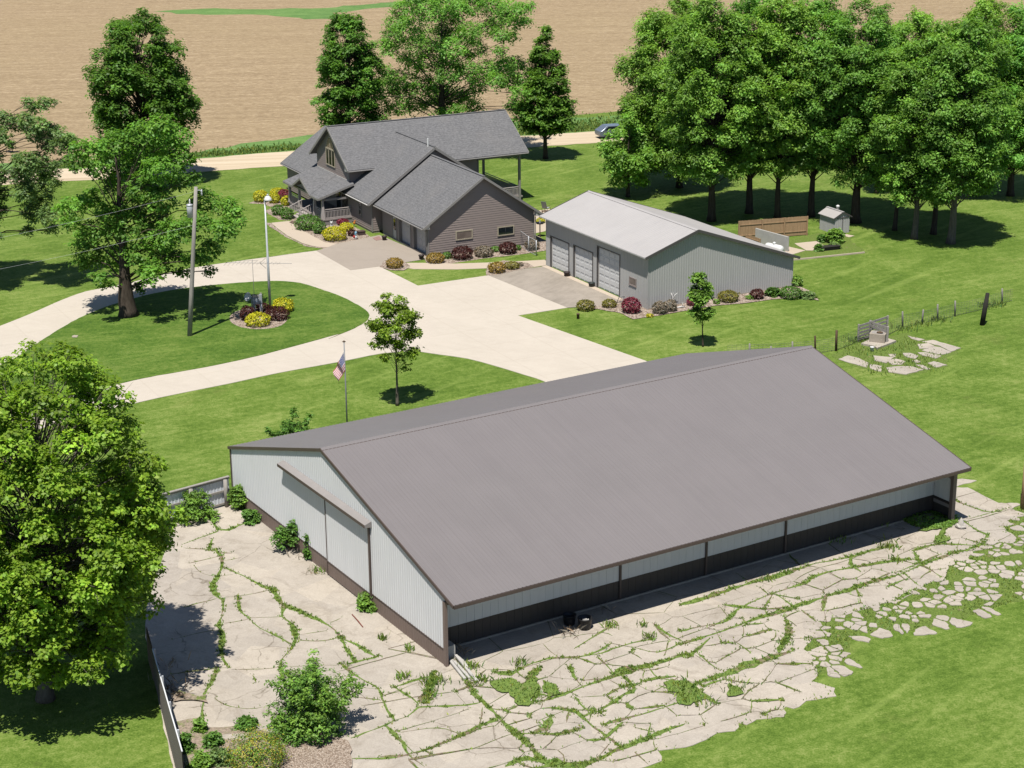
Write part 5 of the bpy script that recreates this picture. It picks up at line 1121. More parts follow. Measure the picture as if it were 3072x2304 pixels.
# wing at the far left
lw = part('left_roof'); LZ = lambda u: 2.9 + SLP*(u+1.5); LR = 3.55
mb = MB(); slab(mb, [(-1.5, 25.45, 2.9), (LR, 21.3, LZ(LR)), (LR, 33.3, LZ(LR)), (-1.5, 33.3, 2.9)]); slab(mb, [(LR+.003, 21.3, LZ(LR)), (8.6, 25.4, 2.9), (8.6, 33.3, 2.9), (LR+.003, 33.3, LZ(LR))]); mb.build('shingles', M['shingle'], lw)
mb = MB(); mb.tube([(-1.56, 25.5, 2.79), (-1.56, 33.3, 2.79)], .06, 8); mb.build('gutter', M['house_trim'], lw)
mb = MB(); mb.bar((-1.53, 33.33, 2.78), (LR, 33.33, LZ(LR)-.12), .05, .22); mb.bar((LR, 33.33, LZ(LR)-.12), (8.63, 33.33, 2.78), .05, .22); mb.build('rake_trim', M['house_trim'], lw)
mb = MB(); siding(mb, (-1.0, 0, 0), Y, -X, .2, 3.1, 25.42, 32.9, .21, .028); siding(mb, (0, 32.9, 0), X, Y, .2, LZ(LR)-.2, lambda z: max(-1.0, (z+.18-2.9)/SLP-1.5), lambda z: min(8.1, 8.6-(z+.18-2.9)/SLP), .21, .028); siding(mb, (-1.0, 25.42, 0), X, -Y, .2, 3.1, 0, .55, .21, .028); mb.build('left_wall', M['siding'], house)
# porch
po = part('porch_roof'); PE, PZ0, PZ1 = -4.2, 2.75, 3.87
pz = lambda u: PZ0 + (PZ1-PZ0)*(u-PE)/(UW-PE)
mb = MB(); slab(mb, [(PE, 15.9, PZ0), (PE, 17.9, PZ0), (UW+.02, 20.3, PZ1), (UW+.02, 15.9, PZ1)], .12); slab(mb, [(PE, 22.9, PZ0), (PE, 25.35, PZ0), (UW+.02, 25.35, PZ1), (UW+.02, 20.55, PZ1)], .12)
slab(mb, [(PE-.04, 17.9, PZ0), (PE-.04, 20.4, 3.99), (UW+.02, 20.4, 3.99), (UW+.02, 20.25, PZ1+.01)], .12); slab(mb, [(PE-.04, 22.9, PZ0), (PE-.04, 20.403, 3.99), (UW+.02, 20.403, 3.99), (UW+.02, 20.55, PZ1+.01)], .12); mb.build('shingles', M['shingle'], po)
mb = MB(); e = PE-.03; mb.bar((e, 15.88, 2.64), (e, 17.9, 2.64), .05, .19); mb.bar((e, 22.9, 2.64), (e, 25.37, 2.64), .05, .19); mb.bar((e-.05, 17.87, 2.62), (e-.05, 20.4, 3.86), .05, .19); mb.bar((e-.05, 20.4, 3.86), (e-.05, 22.93, 2.62), .05, .19); mb.bar((PE, 15.86, 2.64), (UW, 15.86, PZ1-.11), .05, .19); mb.bar((PE, 25.39, 2.64), (UW, 25.39, PZ1-.11), .05, .19); mb.build('porch_fascia', M['house_trim'], po)
mb = MB(); mb.box(-3.75, -3.55, 16.1, 25.2, 2.40, 2.60); mb.box(-3.55, UW, 16.05, 16.2, 2.40, 2.60); mb.build('porch_beam', M['house_trim'], po)
pf = part('porch_floor'); mb = MB(); mb.box(-3.75, UW-.04, 16.0, 25.3, .50, .62); mb.build('deck_boards', M['deck'], pf)
mb = MB(); mb.box(-3.70, -3.60, 16.05, 25.25, 0, .50); mb.box(-3.60, UW, 16.05, 16.15, 0, .50); mb.box(-3.60, UW, 25.15, 25.25, 0, .50); mb.build('skirting', M['house_trim'], pf)
for i, v in enumerate((16.2, 18.3, 22.4, 25.05)):
    mb = MB(); mb.hexa([(-3.82, v-.17, .62), (-3.48, v-.17, .62), (-3.48, v+.17, .62), (-3.82, v+.17, .62), (-3.74, v-.09, 2.4), (-3.56, v-.09, 2.4), (-3.56, v+.09, 2.4), (-3.74, v+.09, 2.4)]); mb.build('porch_post', M['rail'], house)
def railing(a, b, par, m, n=None, h=.92, z=.62):
    a, b = Vector(a), Vector(b); L = (b-a).length; n = n or int(L/.15); mb = MB(); up = Vector((0, 0, 1))
    mb.bar(a+up*h, b+up*h, .10, .06); mb.bar(a+up*(h-.16), b+up*(h-.16), .05, .05); mb.bar(a+up*.09, b+up*.09, .05, .06)
    for i in range(n):
        p = a.lerp(b, (i+.5)/n); mb.bar(p+up*.12, p+up*(h-.18), .045, .045)
    return mb.build('railing', m, par)
railing((-3.45, 16.15, .62), (UW-.25, 16.15, .62), house, M['rail']); railing((-3.65, 16.4, .62), (-3.65, 18.1, .62), house, M['rail']); railing((-3.65, 22.6, .62), (-3.65, 24.85, .62), house, M['rail'])
st = part('porch_steps', house, (-3.75, 19.0, 0)); mb = MB()
for i in range(3): mb.box(-.38*(i+1), -.38*i, 0, 2.3, 0, .47-.155*i)
mb.build('treads', M['rail'], st)
for v in (-.06, 2.36):
    mb = MB(); mb.box(-1.30, -1.16, v-.07, v+.07, 0, 1.12); mb.bar((-1.23, v, 1.08), (.05, v, 1.58), .09, .06); mb.bar((-1.23, v, .30), (.05, v, .78), .05, .05)
    for i in range(6): mb.bar((-1.05+i*.19, v, .36+i*.073), (-1.05+i*.19, v, 1.12+i*.073), .045, .045)
    mb.build('stair_rail', M['rail'], st)
mb = MB(); mb.box(UW-.06, UW-.035, 19.4, 20.4, .62, 2.7); mb.build('front_door', M['glass'], house)
mb = MB(); mb.box(-.70, UW-.05, 16.2, 18.6, .62, 3.3); mb.build('stone_facing', M['stone'], house)
w = part('window', house, (UW-.05, 22.2, 1.3)); mb = MB(); mb.box(-.03, .02, 0, .08, 0, 1.4); mb.box(-.03, .02, 1.5, 1.58, 0, 1.4); mb.box(-.03, .02, .082, 1.498, 0, .08); mb.box(-.03, .02, .082, 1.498, 1.32, 1.4); mb.build('window_frame', M['house_trim'], w); mb = MB(); mb.box(-.01, .01, .082, 1.498, .082, 1.318); mb.build('pane', M['glass'], w)
# covered deck at the right end
mb = MB(); mb.box(13.4, 18.2, 16.9, 25.4, .35, .5); mb.build('side_deck', M['deck'], house)
for v in (17.0, 25.2):
    mb = MB(); mb.box(17.78, 18.0, v-.11, v+.11, 0, 4.75); mb.build('deck_post', M['house_trim'], house)
mb = MB(); mb.box(13.4, 18.05, 16.93, 17.07, 4.55, 4.90); mb.box(17.83, 17.97, 17.075, 25.2, 4.55, 4.90); mb.build('deck_beam', M['house_trim'], house)
railing((13.5, 17.0, .5), (17.75, 17.0, .5), house, M['rail'], None, .92, .5); railing((17.9, 17.15, .5), (17.9, 25.1, .5), house, M['rail'], None, .92, .5)
# ================================================================ POLES, FENCES AND SMALL THINGS
def atY(p, y):
    d = ray(p); t = y/d[1]; return Vector((d[0]*t, y, CAM_H + d[2]*t))
M['steel'] = plain('galvanised steel', (0.60, 0.62, 0.65), 0.4, 0.15, 0.12)
M['wood_grey'] = plain('weathered grey wood', (0.44, 0.41, 0.37), 0.85, 0, 0.35, 3.0, 0.1, 0.3, True)
M['wood_brown'] = plain('brown creosoted wood', (0.16, 0.105, 0.07), 0.85, 0, 0.35, 3.0, 0.1, 0.3, True)
M['cedar'] = plain('cedar boards', (0.52, 0.345, 0.20), 0.8, 0, 0.28, 2.5, 0.1, 0.2, True)
M['dark_wood'] = plain('dark rotten wood', (0.035, 0.032, 0.026), 0.9, 0, 0.4, 3.0)
M['black'] = plain('black plastic', (0.022, 0.023, 0.026), 0.45, 0, 0.15)
M['white'] = plain('white paint', (0.78, 0.78, 0.76), 0.5, 0, 0.06)
M['box_grey'] = plain('grey meter cabinet', (0.40, 0.43, 0.46), 0.45, 0.1, 0.08)
M['wire'] = plain('dull wire', (0.20, 0.20, 0.20), 0.5, 0.3, 0.05)
M['cable'] = plain('pale overhead cable', (0.52, 0.53, 0.53), 0.5, 0.0, 0.05)
# lamp post
g = G(kl(1031, 1275)); lp = thing('lamp_post', 'tall galvanised yard lamp post on the island lawn beside the golden shrubs', 'lamp post', g)
mb = MB(); mb.tube([(0, 0, 0), (0, 0, 4.4), (0, 0, 4.42), (0, 0, 8.9)], [.115, .095, .082, .062], 12); mb.build('pole', M['steel'], lp, True)
mb = MB(); mb.tube([(0, 0, 8.7), (.02, -.05, 9.05), (.12, -.15, 9.2), (.28, -.2, 9.12)], .035, 8); mb.build('arm', M['white'], lp, True)
mb = MB(); mb.lathe([(.10, .22), (.16, .16), (.28, .02), (.33, -.10), (.30, -.16), (.1, -.2)], 16, (.28, -.2, 9.05)); mb.build('lamp_head', M['white'], lp, True)
mb = MB(); mb.lathe([(.07, 0), (.07, .16), (.02, .18)], 10, (.28, -.2, 9.24)); mb.build('light_sensor', M['steel'], lp, True)
# utility pole
g = G(kl(229, 1556)); tp_ = atY(kl(291, 68), g.y) - g; up_ = thing('utility_pole', 'weathered wooden utility pole with a transformer on the island lawn', 'utility pole', g)
mb = MB(); mb.tube([tp_*t for t in (0, .3, .6, 1)], [.19, .17, .15, .13], 12); mb.build('pole', M['wood_grey'], up_, True)
q = atY(kl(232, 310), g.y) - g; mb = MB(); mb.lathe([(.0, -.48), (.22, -.47), (.23, .38), (.20, .43), (.25, .45), (.24, .52), (.05, .58)], 16, (q.x, -.05, q.z)); mb.build('transformer', M['steel'], up_, True)
mb = MB(); mb.lathe([(.035, .55), (.06, .66), (.035, .70), (.06, .78), (.03, .95)], 10, (q.x+.03, -.05, q.z)); mb.build('bushing', M['white'], up_, True)
mb = MB(); mb.bar((q.x, -.02, q.z+.2), (q.x+.5, 0, q.z+.2), .06, .08); mb.bar((tp_.x, 0, tp_.z-.25), (tp_.x+.45, -.1, tp_.z-.25), .05, .05); mb.build('bracket', M['steel'], up_)
mb = MB(); mb.lathe([(.05, -.35), (.07, -.2), (.05, -.1), (.08, 0), (.03, .12)], 10, (tp_.x+.42, -.1, tp_.z-.3)); mb.build('insulator', M['steel'], up_, True)
def wire_to(a, kx, z, label, rad=.011, sag=1.0):
    d = ray(kx); t = (z-CAM_H)/d[2]; e = Vector((d[0]*t, d[1]*t, z)); a = Vector(a)
    pts = [a.lerp(e, i/14) - Vector((0, 0, sag*4*(i/14)*(1-i/14))) for i in range(15)]
    mb = MB(); mb.tube(pts, rad, 5); o = mb.build('power_line', M['cable']); tag(o, label, 'power line', 'overhead wires from the utility pole')
wire_to(g + Vector((tp_.x-.1, 0, tp_.z-.35)), k1(-800, 1690), 9.0, 'topmost overhead wire running left from the pole top across the oak', .007, .3)
wire_to(g + Vector((q.x+.3, 0, q.z-1.05)), k1(-800, 1885), 5.6, 'lower overhead wire running left from below the transformer', .007, .3)
# meter stand on the island
g = G(kl(905, 1352)); ms = thing('meter_stand', 'grey electric meter cabinets on posts amid the barberries of the island bed', 'meter stand', g)
f_ = mpp(g)*SL
mb = MB(); mb.box(-.34, -.20, .05, .18, 0, 1.75); mb.build('post', M['wood_grey'], ms); mb = MB(); mb.box(.26, .40, .05, .18, 0, 1.85); mb.build('post', M['wood_grey'], ms)
mb = MB(); mb.box(-.34, .42, .0, .048, .95, 1.72); mb.build('back_board', M['wood_grey'], ms)
mb = MB(); mb.box(-.30, .18, -.18, -.002, 1.0, 1.45); mb.build('meter_cabinet', M['box_grey'], ms, bevel=.015); mb = MB(); mb.box(.20, .44, -.16, -.002, 1.05, 1.78); mb.build('breaker_box', M['box_grey'], ms, bevel=.015)
mb = MB(); mb.lathe([(.09, 0), (.10, .08), (.06, .11)], 14, (0, 0, 0)); o = mb.build('meter_dial', M['steel'], ms, True); o.location = (.02, -.18, 1.2); o.rotation_euler = (PI/2, 0, 0)
for x in (-.16, .27, .38): mb = MB(); mb.tube([(x, -.1, 0), (x, -.1, 1.02)], .032, 8); mb.build('conduit', M['steel'], ms, True)
g2 = G(kl(840, 1335)); sd2 = thing('satellite_dish', 'grey satellite dish tilted left, beside the meter cabinets', 'satellite dish', g2)
mb = MB(); mb.tube([(.10, .1, 0), (.10, .1, 1.45)], .03, 8); mb.build('mast', M['steel'], sd2, True)
mb = MB(); mb.lathe([(0.02, .0), (.16, .02), (.30, .07), (.37, .12), (.375, .13), (.30, .085), (.16, .035), (.02, .015)], 20); o = mb.build('dish', M['steel'], sd2, True); o.location = (-.12, -.02, 1.42); o.rotation_euler = (R(68), 0, R(-38))
mb = MB(); mb.tube([(-.05, 0, 1.2), (-.42, -.42, 1.30)], .015, 6); mb.tube([(-.42, -.42, 1.30), (-.36, -.36, 1.36)], .04, 8); mb.build('feed_arm', M['white'], sd2)
g3 = G(kl(872, 1340)) + Vector((0, .5, 0)); an = thing('tv_antenna', 'long television antenna on a thin mast above the meter stand', 'antenna', g3); Ht = atY(kl(870, 803), g3.y).z
mb = MB(); mb.tube([(0, 0, 0), (0, 0, Ht+.1)], [.024, .018], 6); mb.build('mast', M['wire'], an, True)
A1 = atY(kl(585, 822), g3.y) - g3; A2 = atY(kl(1246, 831), g3.y) - g3
mb = MB(); mb.tube([A1, A2], .022, 6); mb.build('boom', M['wire'], an); mb = MB(); mb.tube([A1 + Vector((1.0, 0, .13)), A1 + Vector((2.6, 0, .14))], .012, 5)
for i in range(14):
    t = .02 + i*.06; p = A1.lerp(A2, t); L = .95 - .045*i
    mb.tube([p + Vector((-.10, -L, .0)), p + Vector((.1, L, 0))], .008, 4)
for s in (1, -1): p = A1.lerp(A2, .52); mb.tube([p, p + Vector((.48, -.1, -.42*s))], .016, 4)
mb.build('elements', M['wire'], an)
# flagpole and flag
gx = atY((1041, 1262), 109.0).x; fp = thing('flagpole', 'slim metal flagpole rising behind the barn roof', 'flagpole', (gx, 109.0, 0)); ft_ = atY((1041, 1027), 109.0).z
mb = MB(); mb.tube([(0, 0, 0), (0, 0, ft_)], [.055, .035], 10); mb.build('pole', plain('dull grey pole', (.26, .27, .28), .5), fp, True)
mb = MB(); mb.lathe([(.02, 0), (.06, .03), (.05, .10), (.01, .14)], 10, (0, 0, ft_)); mb.bar((-.11, 0, ft_+.05), (.11, 0, ft_+.05), .04, .05); mb.build('finial', M['wood_brown'], fp, True)
fz1 = atY((1041, 1056), 109.0).z; fz0 = fz1 - 1.05
fl = thing('flag', 'faded striped flag with a starred blue canton hanging limp from the flagpole', 'flag', (gx-.05, 108.95, 0)); NS, NT = 30, 26
def fpt(s, t):
    fold = math.sin(s*10 + t*4)
    return (.06*t + s*(-.66+.18*t) + .05*fold*s, .14*fold*min(1, s*2.5) - .1*s, fz1 - 1.2*t + s*(-1.2+.42*t) + .03*math.sin(s*13)*s)
parts_ = {'red_stripes': MB(), 'white_stripes': MB(), 'canton': MB()}
for i in range(NS):
    for j in range(NT):
        s0, s1_, t0, t1 = i/NS, (i+1)/NS, j/NT, (j+1)/NT; st_ = j*13//NT
        key = 'canton' if (i < NS*.4 and st_ < 7) else ('red_stripes' if st_ % 2 == 0 else 'white_stripes')
        parts_[key].face([fpt(s0, t0), fpt(s1_, t0), fpt(s1_, t1), fpt(s0, t1)])
fm = {'red_stripes': plain('faded red cloth', (.62, .11, .12), .8), 'white_stripes': plain('white cloth', (.95, .92, .9), .8), 'canton': plain('faded blue cloth', (.17, .19, .38), .8)}
for k_, b_ in parts_.items(): b_.build(k_, fm[k_], fl, True)
mb = MB()
for r in range(5):
    for c_ in range(6):
        p = Vector(fpt(.03+.064*c_, .03+.1*r)); mb.face([p + Vector((-.018, -.012, 0)), p + Vector((0, -.012, -.03)), p + Vector((.018, -.012, 0)), p + Vector((0, -.012, .03))])
mb.build('stars', fm['white_stripes'], fl)
# pots, ornaments and furniture round the house
def pot(label, k, x, y, r, h, m): 
    t = thing('planter', label, 'planter', G(k(x, y))); mb = MB(); mb.lathe([(r*.72, 0), (r*.95, h*.8), (r*1.06, h*.82), (r*1.06, h), (r*.92, h), (r*.88, h*.9)], 18); mb.build('pot', m, t, True)
    mb = MB(); mb.lathe([(r*.85, h*.86), (.01, h*.9)], 14); mb.build('soil', M['dark_wood'], t)
M['pot_dark'] = plain('dark brown pot', (.045, .032, .030), .5); M['pot_green'] = plain('dark green pot', (.035, .045, .042), .5)
pot('dark planter by the entry door of the house garage', k2, 832, 1018, .24, .42, M['pot_dark']); pot('dark planter at the right end of the house garage doors', k2, 1072, 1142, .25, .42, M['pot_dark'])
pot('dark purple planter between the first two white shed doors', k3, 355, 712, .27, .42, M['pot_dark']); pot('dark green planter between the second and third white shed doors', k3, 515, 780, .27, .40, M['pot_green'])
t = thing('garden_ornament', 'small painted red, white and blue ornament on the pebbles by the garage apron', 'ornament', G(kpo(1690, 1000))); f_ = mpp(t.location)*SP
mb = MB(); mb.blob((0, 0, .22), (.16, .14, .22), 1, 12, 8, .03); mb.blob((.02, 0, .50), (.13, .12, .13), 2, 12, 8, .03); mb.build('body', M['white'], t, True)
mb = MB(); mb.blob((-.14, -.08, .28), (.12, .10, .13), 3, 10, 7, .05); mb.build('red_part', plain('red paint', (.50, .03, .03), .5), t, True); mb = MB(); mb.blob((-.02, -.11, .52), (.09, .06, .06), 4, 10, 7, .05); mb.lathe([(.15, .60), (.10, .63), (.09, .75), (.01, .78)], 10, (.02, 0, 0)); mb.build('blue_part', plain('blue paint', (.16, .36, .50), .5), t, True)
t = thing('dog_statue', 'small white dog statue in front of the porch skirting', 'statue', G(kpo(1232, 790)))
mb = MB(); mb.blob((0, 0, .24), (.13, .15, .24), 1, 12, 8, .03); mb.blob((0, -.05, .56), (.12, .13, .12), 2, 12, 8, .02); mb.blob((-.10, -.02, .67), (.04, .04, .07), 3, 8, 6, 0); mb.blob((.10, -.02, .67), (.04, .04, .07), 4, 8, 6, 0); mb.blob((0, -.17, .53), (.05, .06, .045), 5, 8, 6, 0); mb.build('body', M['white'], t, True)
mb = MB(); mb.blob((-.05, -.165, .60), (.022, .015, .022), 1, 8, 6, 0); mb.blob((.05, -.165, .60), (.022, .015, .022), 1, 8, 6, 0); mb.blob((0, -.235, .545), (.022, .02, .02), 1, 8, 6, 0); mb.build('face', M['black'], t)
t = thing('garden_ornament', 'small orange ornament on a stake by the house wall', 'ornament', G(kpo(1662, 770)))
mb = MB(); mb.tube([(0, 0, 0), (0, 0, .30)], .015, 6); mb.build('stake', M['wire'], t); mb = MB(); mb.blob((0, 0, .42), (.12, .10, .14), 3, 10, 7, .1); mb.blob((.08, 0, .60), (.08, .07, .09), 4, 9, 6, .1); mb.build('body', plain('orange paint', (.60, .21, .025), .5), t, True)
t = thing('block_planter', 'low dark brown square planter by the house wall near the garage corner', 'planter', G(kpo(1795, 915)), .47); mb = MB(); mb.box(-.33, .33, -.25, .25, 0, .34); mb.box(-.36, .36, -.28, .28, .343, .40); mb.build('box', plain('dark brown block', (.10, .065, .055), .8), t)
o = MB().prism([tuple(G(kpo(*p)).xy) for p in ((2010, 985), (2130, 945), (2190, 1010), (2075, 1030))], .04, .06).build('doormat', plain('reddish mat', (.42, .25, .22), .9, 0, .4, 8)); tag(o, 'reddish patterned doormat in front of the entry door of the garage', 'doormat')
o = MB().prism([tuple(G(kpo(*p)).xy) for p in ((425, 680), (500, 655), (560, 690), (480, 710))], .036, .055).build('doormat', plain('brown mat', (.17, .115, .085), .9)); tag(o, 'dark brown mat at the foot of the porch steps', 'doormat')
t = thing('patio_chair', 'grey sling patio chair on the patio between house and grey shed', 'chair', G(k2(1880, 832)), R(150)); mb = MB(); mb.hexa([(-.28, -.28, .40), (.28, -.28, .40), (.28, .26, .36), (-.28, .26, .36), (-.28, -.28, .43), (.28, -.28, .43), (.28, .26, .39), (-.28, .26, .39)]); mb.build('seat', M['box_grey'], t)
mb = MB(); mb.hexa([(-.28, .24, .40), (.28, .24, .40), (.28, .55, 1.12), (-.28, .55, 1.12), (-.28, .28, .40), (.28, .28, .40), (.28, .59, 1.12), (-.28, .59, 1.12)]); mb.build('backrest', M['box_grey'], t)
for x in (-.31, .31):
    for y in (-.28, .30): mb = MB(); mb.tube([(x, y*1.15, 0), (x, y, .42)], .018, 6); mb.build('leg', M['wood_brown'], t)
    mb = MB(); mb.bar((x, -.3, .62), (x, .36, .64), .05, .03); mb.build('armrest', M['wood_brown'], t)
t = thing('patio_table', 'small brown slatted table beside the grey patio chair', 'table', G(k2(1872, 850)) + Vector((.1, -.5, 0))); mb = MB()
for i in range(5): mb.box(-.4+i*.165, -.26+i*.165, -.3, .3, .44, .47)
mb.build('table_top', M['wood_brown'], t)
for x, y in ((-.35, -.25), (.35, -.25), (.35, .25), (-.35, .25)): mb = MB(); mb.box(x-.03, x+.03, y-.03, y+.03, 0, .438); mb.build('leg', M['wood_brown'], t)
t = thing('feeder_pole', 'dark round tray on a wooden post between the house and the grey shed', 'feeder', G(kga(580, 588))); Hh = hgt(kga(580, 588), kga(580, 262))
mb = MB(); mb.tube([(0, 0, 0), (0, 0, Hh)], .05, 8); mb.build('post', M['wood_brown'], t); mb = MB(); mb.lathe([(.08, Hh-.02), (.34, Hh+.02), (.40, Hh+.14), (.37, Hh+.15), (.30, Hh+.06)], 16); mb.build('tray', M['black'], t, True); mb = MB(); mb.tube([(0, 0, Hh), (0, 0, Hh+.35)], .06, 8); mb.build('finial', M['steel'], t)
t = thing('utility_box', 'small teal utility box on a stake before the garage gable wall', 'utility box', G(k2(1297, 1100))); mb = MB(); mb.box(-.04, .04, -.03, .03, 0, .55); mb.build('stake', M['wire'], t); mb = MB(); mb.box(-.11, .11, -.09, .09, .5, .92); mb.build('box', plain('teal paint', (.18, .40, .36), .5), t, bevel=.02)
# chain link panel
P0, P1, P2 = G(kga(75, 830)), G(kga(300, 960)), G(kga(490, 1062)); cg = thing('chain_link_fence', 'short chain link gate panel between the garage wall and the grey shed', 'fence', P1); hc = hgt(kga(300, 960), kga(290, 572))
pl = [P0 + Vector((0, .6, 0)) - P1, Vector((0, 0, 0)), P2 - P1]
for p in pl: mb = MB(); mb.tube([p, p + Vector((0, 0, hc))], .045, 8); mb.build('fence_post', M['steel'], cg, True)
mb = MB()
for a, b in zip(pl, pl[1:]):
    mb.tube([a + Vector((0, 0, hc-.05)), b + Vector((0, 0, hc-.05))], .022, 6); mb.tube([a + Vector((0, 0, .06)), b + Vector((0, 0, .06))], .018, 6)
mb.build('rail', M['steel'], cg); mb = MB()
for a, b in zip(pl, pl[1:]):
    L = (b-a).length; n = int(L/.16)
    for i in range(-8, n):
        for s in (1, -1):
            u0, u1 = i*.16, i*.16 + hc-.1; v0, v1 = (0, hc-.1) if s > 0 else (hc-.1, 0)
            if u1 < 0 or u0 > L: continue
            c0, c1 = max(u0, 0), min(u1, L); w0 = v0 + (v1-v0)*(c0-u0)/(u1-u0); w1 = v0 + (v1-v0)*(c1-u0)/(u1-u0)
            mb.tube([a.lerp(b, c0/L) + Vector((0, 0, .05+w0)), a.lerp(b, c1/L) + Vector((0, 0, .05+w1))], .0035, 3, False)
mb.build('chain_link', M['wire'], cg)
o = thing('bollard', 'short brown bollard on the lawn edge by the grey shed apron', 'bollard', G(k3(428, 985))); mb = MB(); mb.lathe([(.11, 0), (.11, .36), (.13, .37), (.13, .42), (.02, .46)], 12); mb.build('post', M['wood_brown'], o, True)
M['driftwood'] = plain('bleached driftwood', (.74, .72, .69), .8, 0, .15)
t = thing('driftwood', 'white forked driftwood standing against the grey shed gable', 'driftwood', G(k3(1042, 905))); mb = MB(); mb.tube([(0, 0, 0), (.02, 0, .5), (-.05, 0, .85), (-.16, 0, 1.12)], [.06, .06, .05, .02], 7); mb.tube([(.0, 0, .6), (.16, 0, .95), (.36, 0, 1.12)], [.05, .04, .015], 7); mb.tube([(-.04, 0, .85), (.02, -.05, 1.15)], [.03, .01], 6); mb.build('branch', M['driftwood'], t, True)
t = thing('driftwood', 'white driftwood root lying on the pebbles by the grey shed gable', 'driftwood', G(k3(1090, 922))); mb = MB(); mb.tube([(-.45, 0, .08), (0, .1, .14), (.4, .2, .12)], [.05, .07, .03], 7); mb.tube([(.15, .15, .12), (.22, .1, .5)], [.04, .015], 6); mb.tube([(.3, .18, .12), (.42, .1, .42)], [.03, .012], 6); mb.build('root', M['driftwood'], t, True)
t = thing('pipe_stand', 'small dark pipe frame leaning at the shed wall beside the third door', 'stand', G(k3(700, 882))); mb = MB(); mb.tube([(-.3, -.1, .05), (.2, .05, .1), (.35, .2, .45)], .035, 7); mb.tube([(-.28, -.1, .03), (-.02, .0, .62), (.02, 0, .75)], .03, 7); mb.tube([(-.02, 0, .5), (.38, .2, .45)], .03, 7); mb.build('frame', M['wire'], t, True)
o = MB().prism([(a.x, a.y) for a in [G(k5(*p)) for p in ((465, 527), (480, 520), (508, 522), (500, 533), (472, 534))]], .056, .10).build('well_lid', M['old']); tag(o, 'small pale concrete lid set in the island lawn', 'lid')
# ---------------------------------------------------------------- garden corner
def plank_fence(name, label, A_, B_, h, m, posts, rails, board=.145, facing=-1, cat='fence'):
    A_, B_ = Vector(A_), Vector(B_); L = (B_-A_).length; t = thing(name, label, cat, A_, math.atan2(B_.y-A_.y, B_.x-A_.x)); pr = random.Random(5)
    mb = MB(); x = 0
    while x < L: mb.box(x+.004, min(x+board-.004, L), .0, .022 + pr.uniform(0, .006), .06, h + pr.uniform(-.012, .012)); x += board
    mb.build('boards', m, t)
    for z in rails: mb = MB(); mb.box(.05, L-.05, -.045, -.001, z-.045, z+.045); mb.build('rail', m, t)
    for p in posts: mb = MB(); mb.box(p*L-.05, p*L+.05, -.14, -.047, 0, h+.02); mb.build('fence_post', m, t)
    return t
hA = hgt(ksh(1198, 645), ksh(1180, 390))
plank_fence('wood_fence', 'brown cedar privacy fence behind the grey shed, left of the metal garden shed', G(ksh(280, 716)), G(ksh(1200, 645)), hA, M['cedar'], (.01, .34, .66, .99), (.45, hA-.38))
plank_fence('wood_fence', 'short brown cedar fence piece showing over the grey shed roof', G(ksh(395, 800)), G(ksh(578, 860)), hgt(ksh(578, 860), ksh(572, 692)), M['cedar'], (.03, .97), (.4, .9))
A_, B_ = G(ksh(505, 745)), G(ksh(942, 866)); cw = thing('concrete_wall', 'pale precast concrete wall panels behind the grey shed roof', 'wall', A_, math.atan2(B_.y-A_.y, B_.x-A_.x)); L = (B_-A_).length; hw = hgt(ksh(942, 866), ksh(945, 668)); M['precast'] = plain('pale precast concrete', (.56, .54, .50), .85, 0, .2, 1.5)
for i in range(2): mb = MB(); mb.box(i*L/2+.01, (i+1)*L/2-.01, 0, .14, 0, hw); mb.build('panel', M['precast'], cw, bevel=.015)
t = thing('propane_tank', 'white rounded tank in front of the pale concrete wall', 'tank', G(ksh(760, 885)), cw.rotation_euler.z + .1); mb = MB(); prof = [(.02, -1.0), (.2, -.97), (.32, -.86), (.36, -.7), (.36, .7), (.32, .86), (.2, .97), (.02, 1.0)]; mb.lathe(prof, 18); o = mb.build('vessel', M['white'], t, True); o.rotation_euler = (0, PI/2, 0); o.location = (0, 0, .5)
mb = MB(); mb.lathe([(.14, 0), (.14, .18), (.05, .22)], 12, (0, 0, .83)); mb.build('valve_dome', M['white'], t, True)
for x in (-.7, .7): mb = MB(); mb.box(x-.07, x+.07, -.25, .25, 0, .2); mb.build('saddle', M['precast'], t)
c0, cl, cr2 = G(ksh(1565, 632)), G(ksh(1255, 588)), G(ksh(1757, 606)); ax_ = (cl-c0); az = math.atan2(ax_.y, ax_.x) - PI; 
gs_ = thing('garden_shed', 'small weathered grey metal garden shed with a pale ridged roof at the grove edge', 'shed', c0, math.atan2((cr2-c0).y, (cr2-c0).x)); Wg = (cr2-c0).length; Lg = (cl-c0).length; hE = hgt(ksh(1565, 632), ksh(1560, 412)); hR = hE + .42
ml = lambda s: hE + (hR-hE)*(1-abs(s-Wg/2)/(Wg/2))
mb = MB(); ribbed(mb, (0, 0, 0), X, Z, -Y, Wg, 0, lambda s: ml(s)-.03, .2, .03, .05); mb.build('front_wall', M['shed_wall'], gs_); mb = MB(); ribbed(mb, (0, 0, 0), Y, Z, -X, Lg, 0, hE-.02, .2, .03, .05); ribbed(mb, (Wg, 0, 0), Y, Z, X, Lg, 0, hE-.02, .2, .03, .05); mb.build('side_wall', M['shed_wall'], gs_)
mb = MB(); mb.extr([(-.18, -.08, hE-.10), (Wg/2, -.08, hR), (Wg/2, Lg+.08, hR), (-.18, Lg+.08, hE-.10)], (0, 0, .05)); mb.extr([(Wg/2+.003, -.08, hR), (Wg+.18, -.08, hE-.10), (Wg+.18, Lg+.08, hE-.10), (Wg/2+.003, Lg+.08, hR)], (0, 0, .05)); mb.build('roof', M['shed_roof'], gs_)
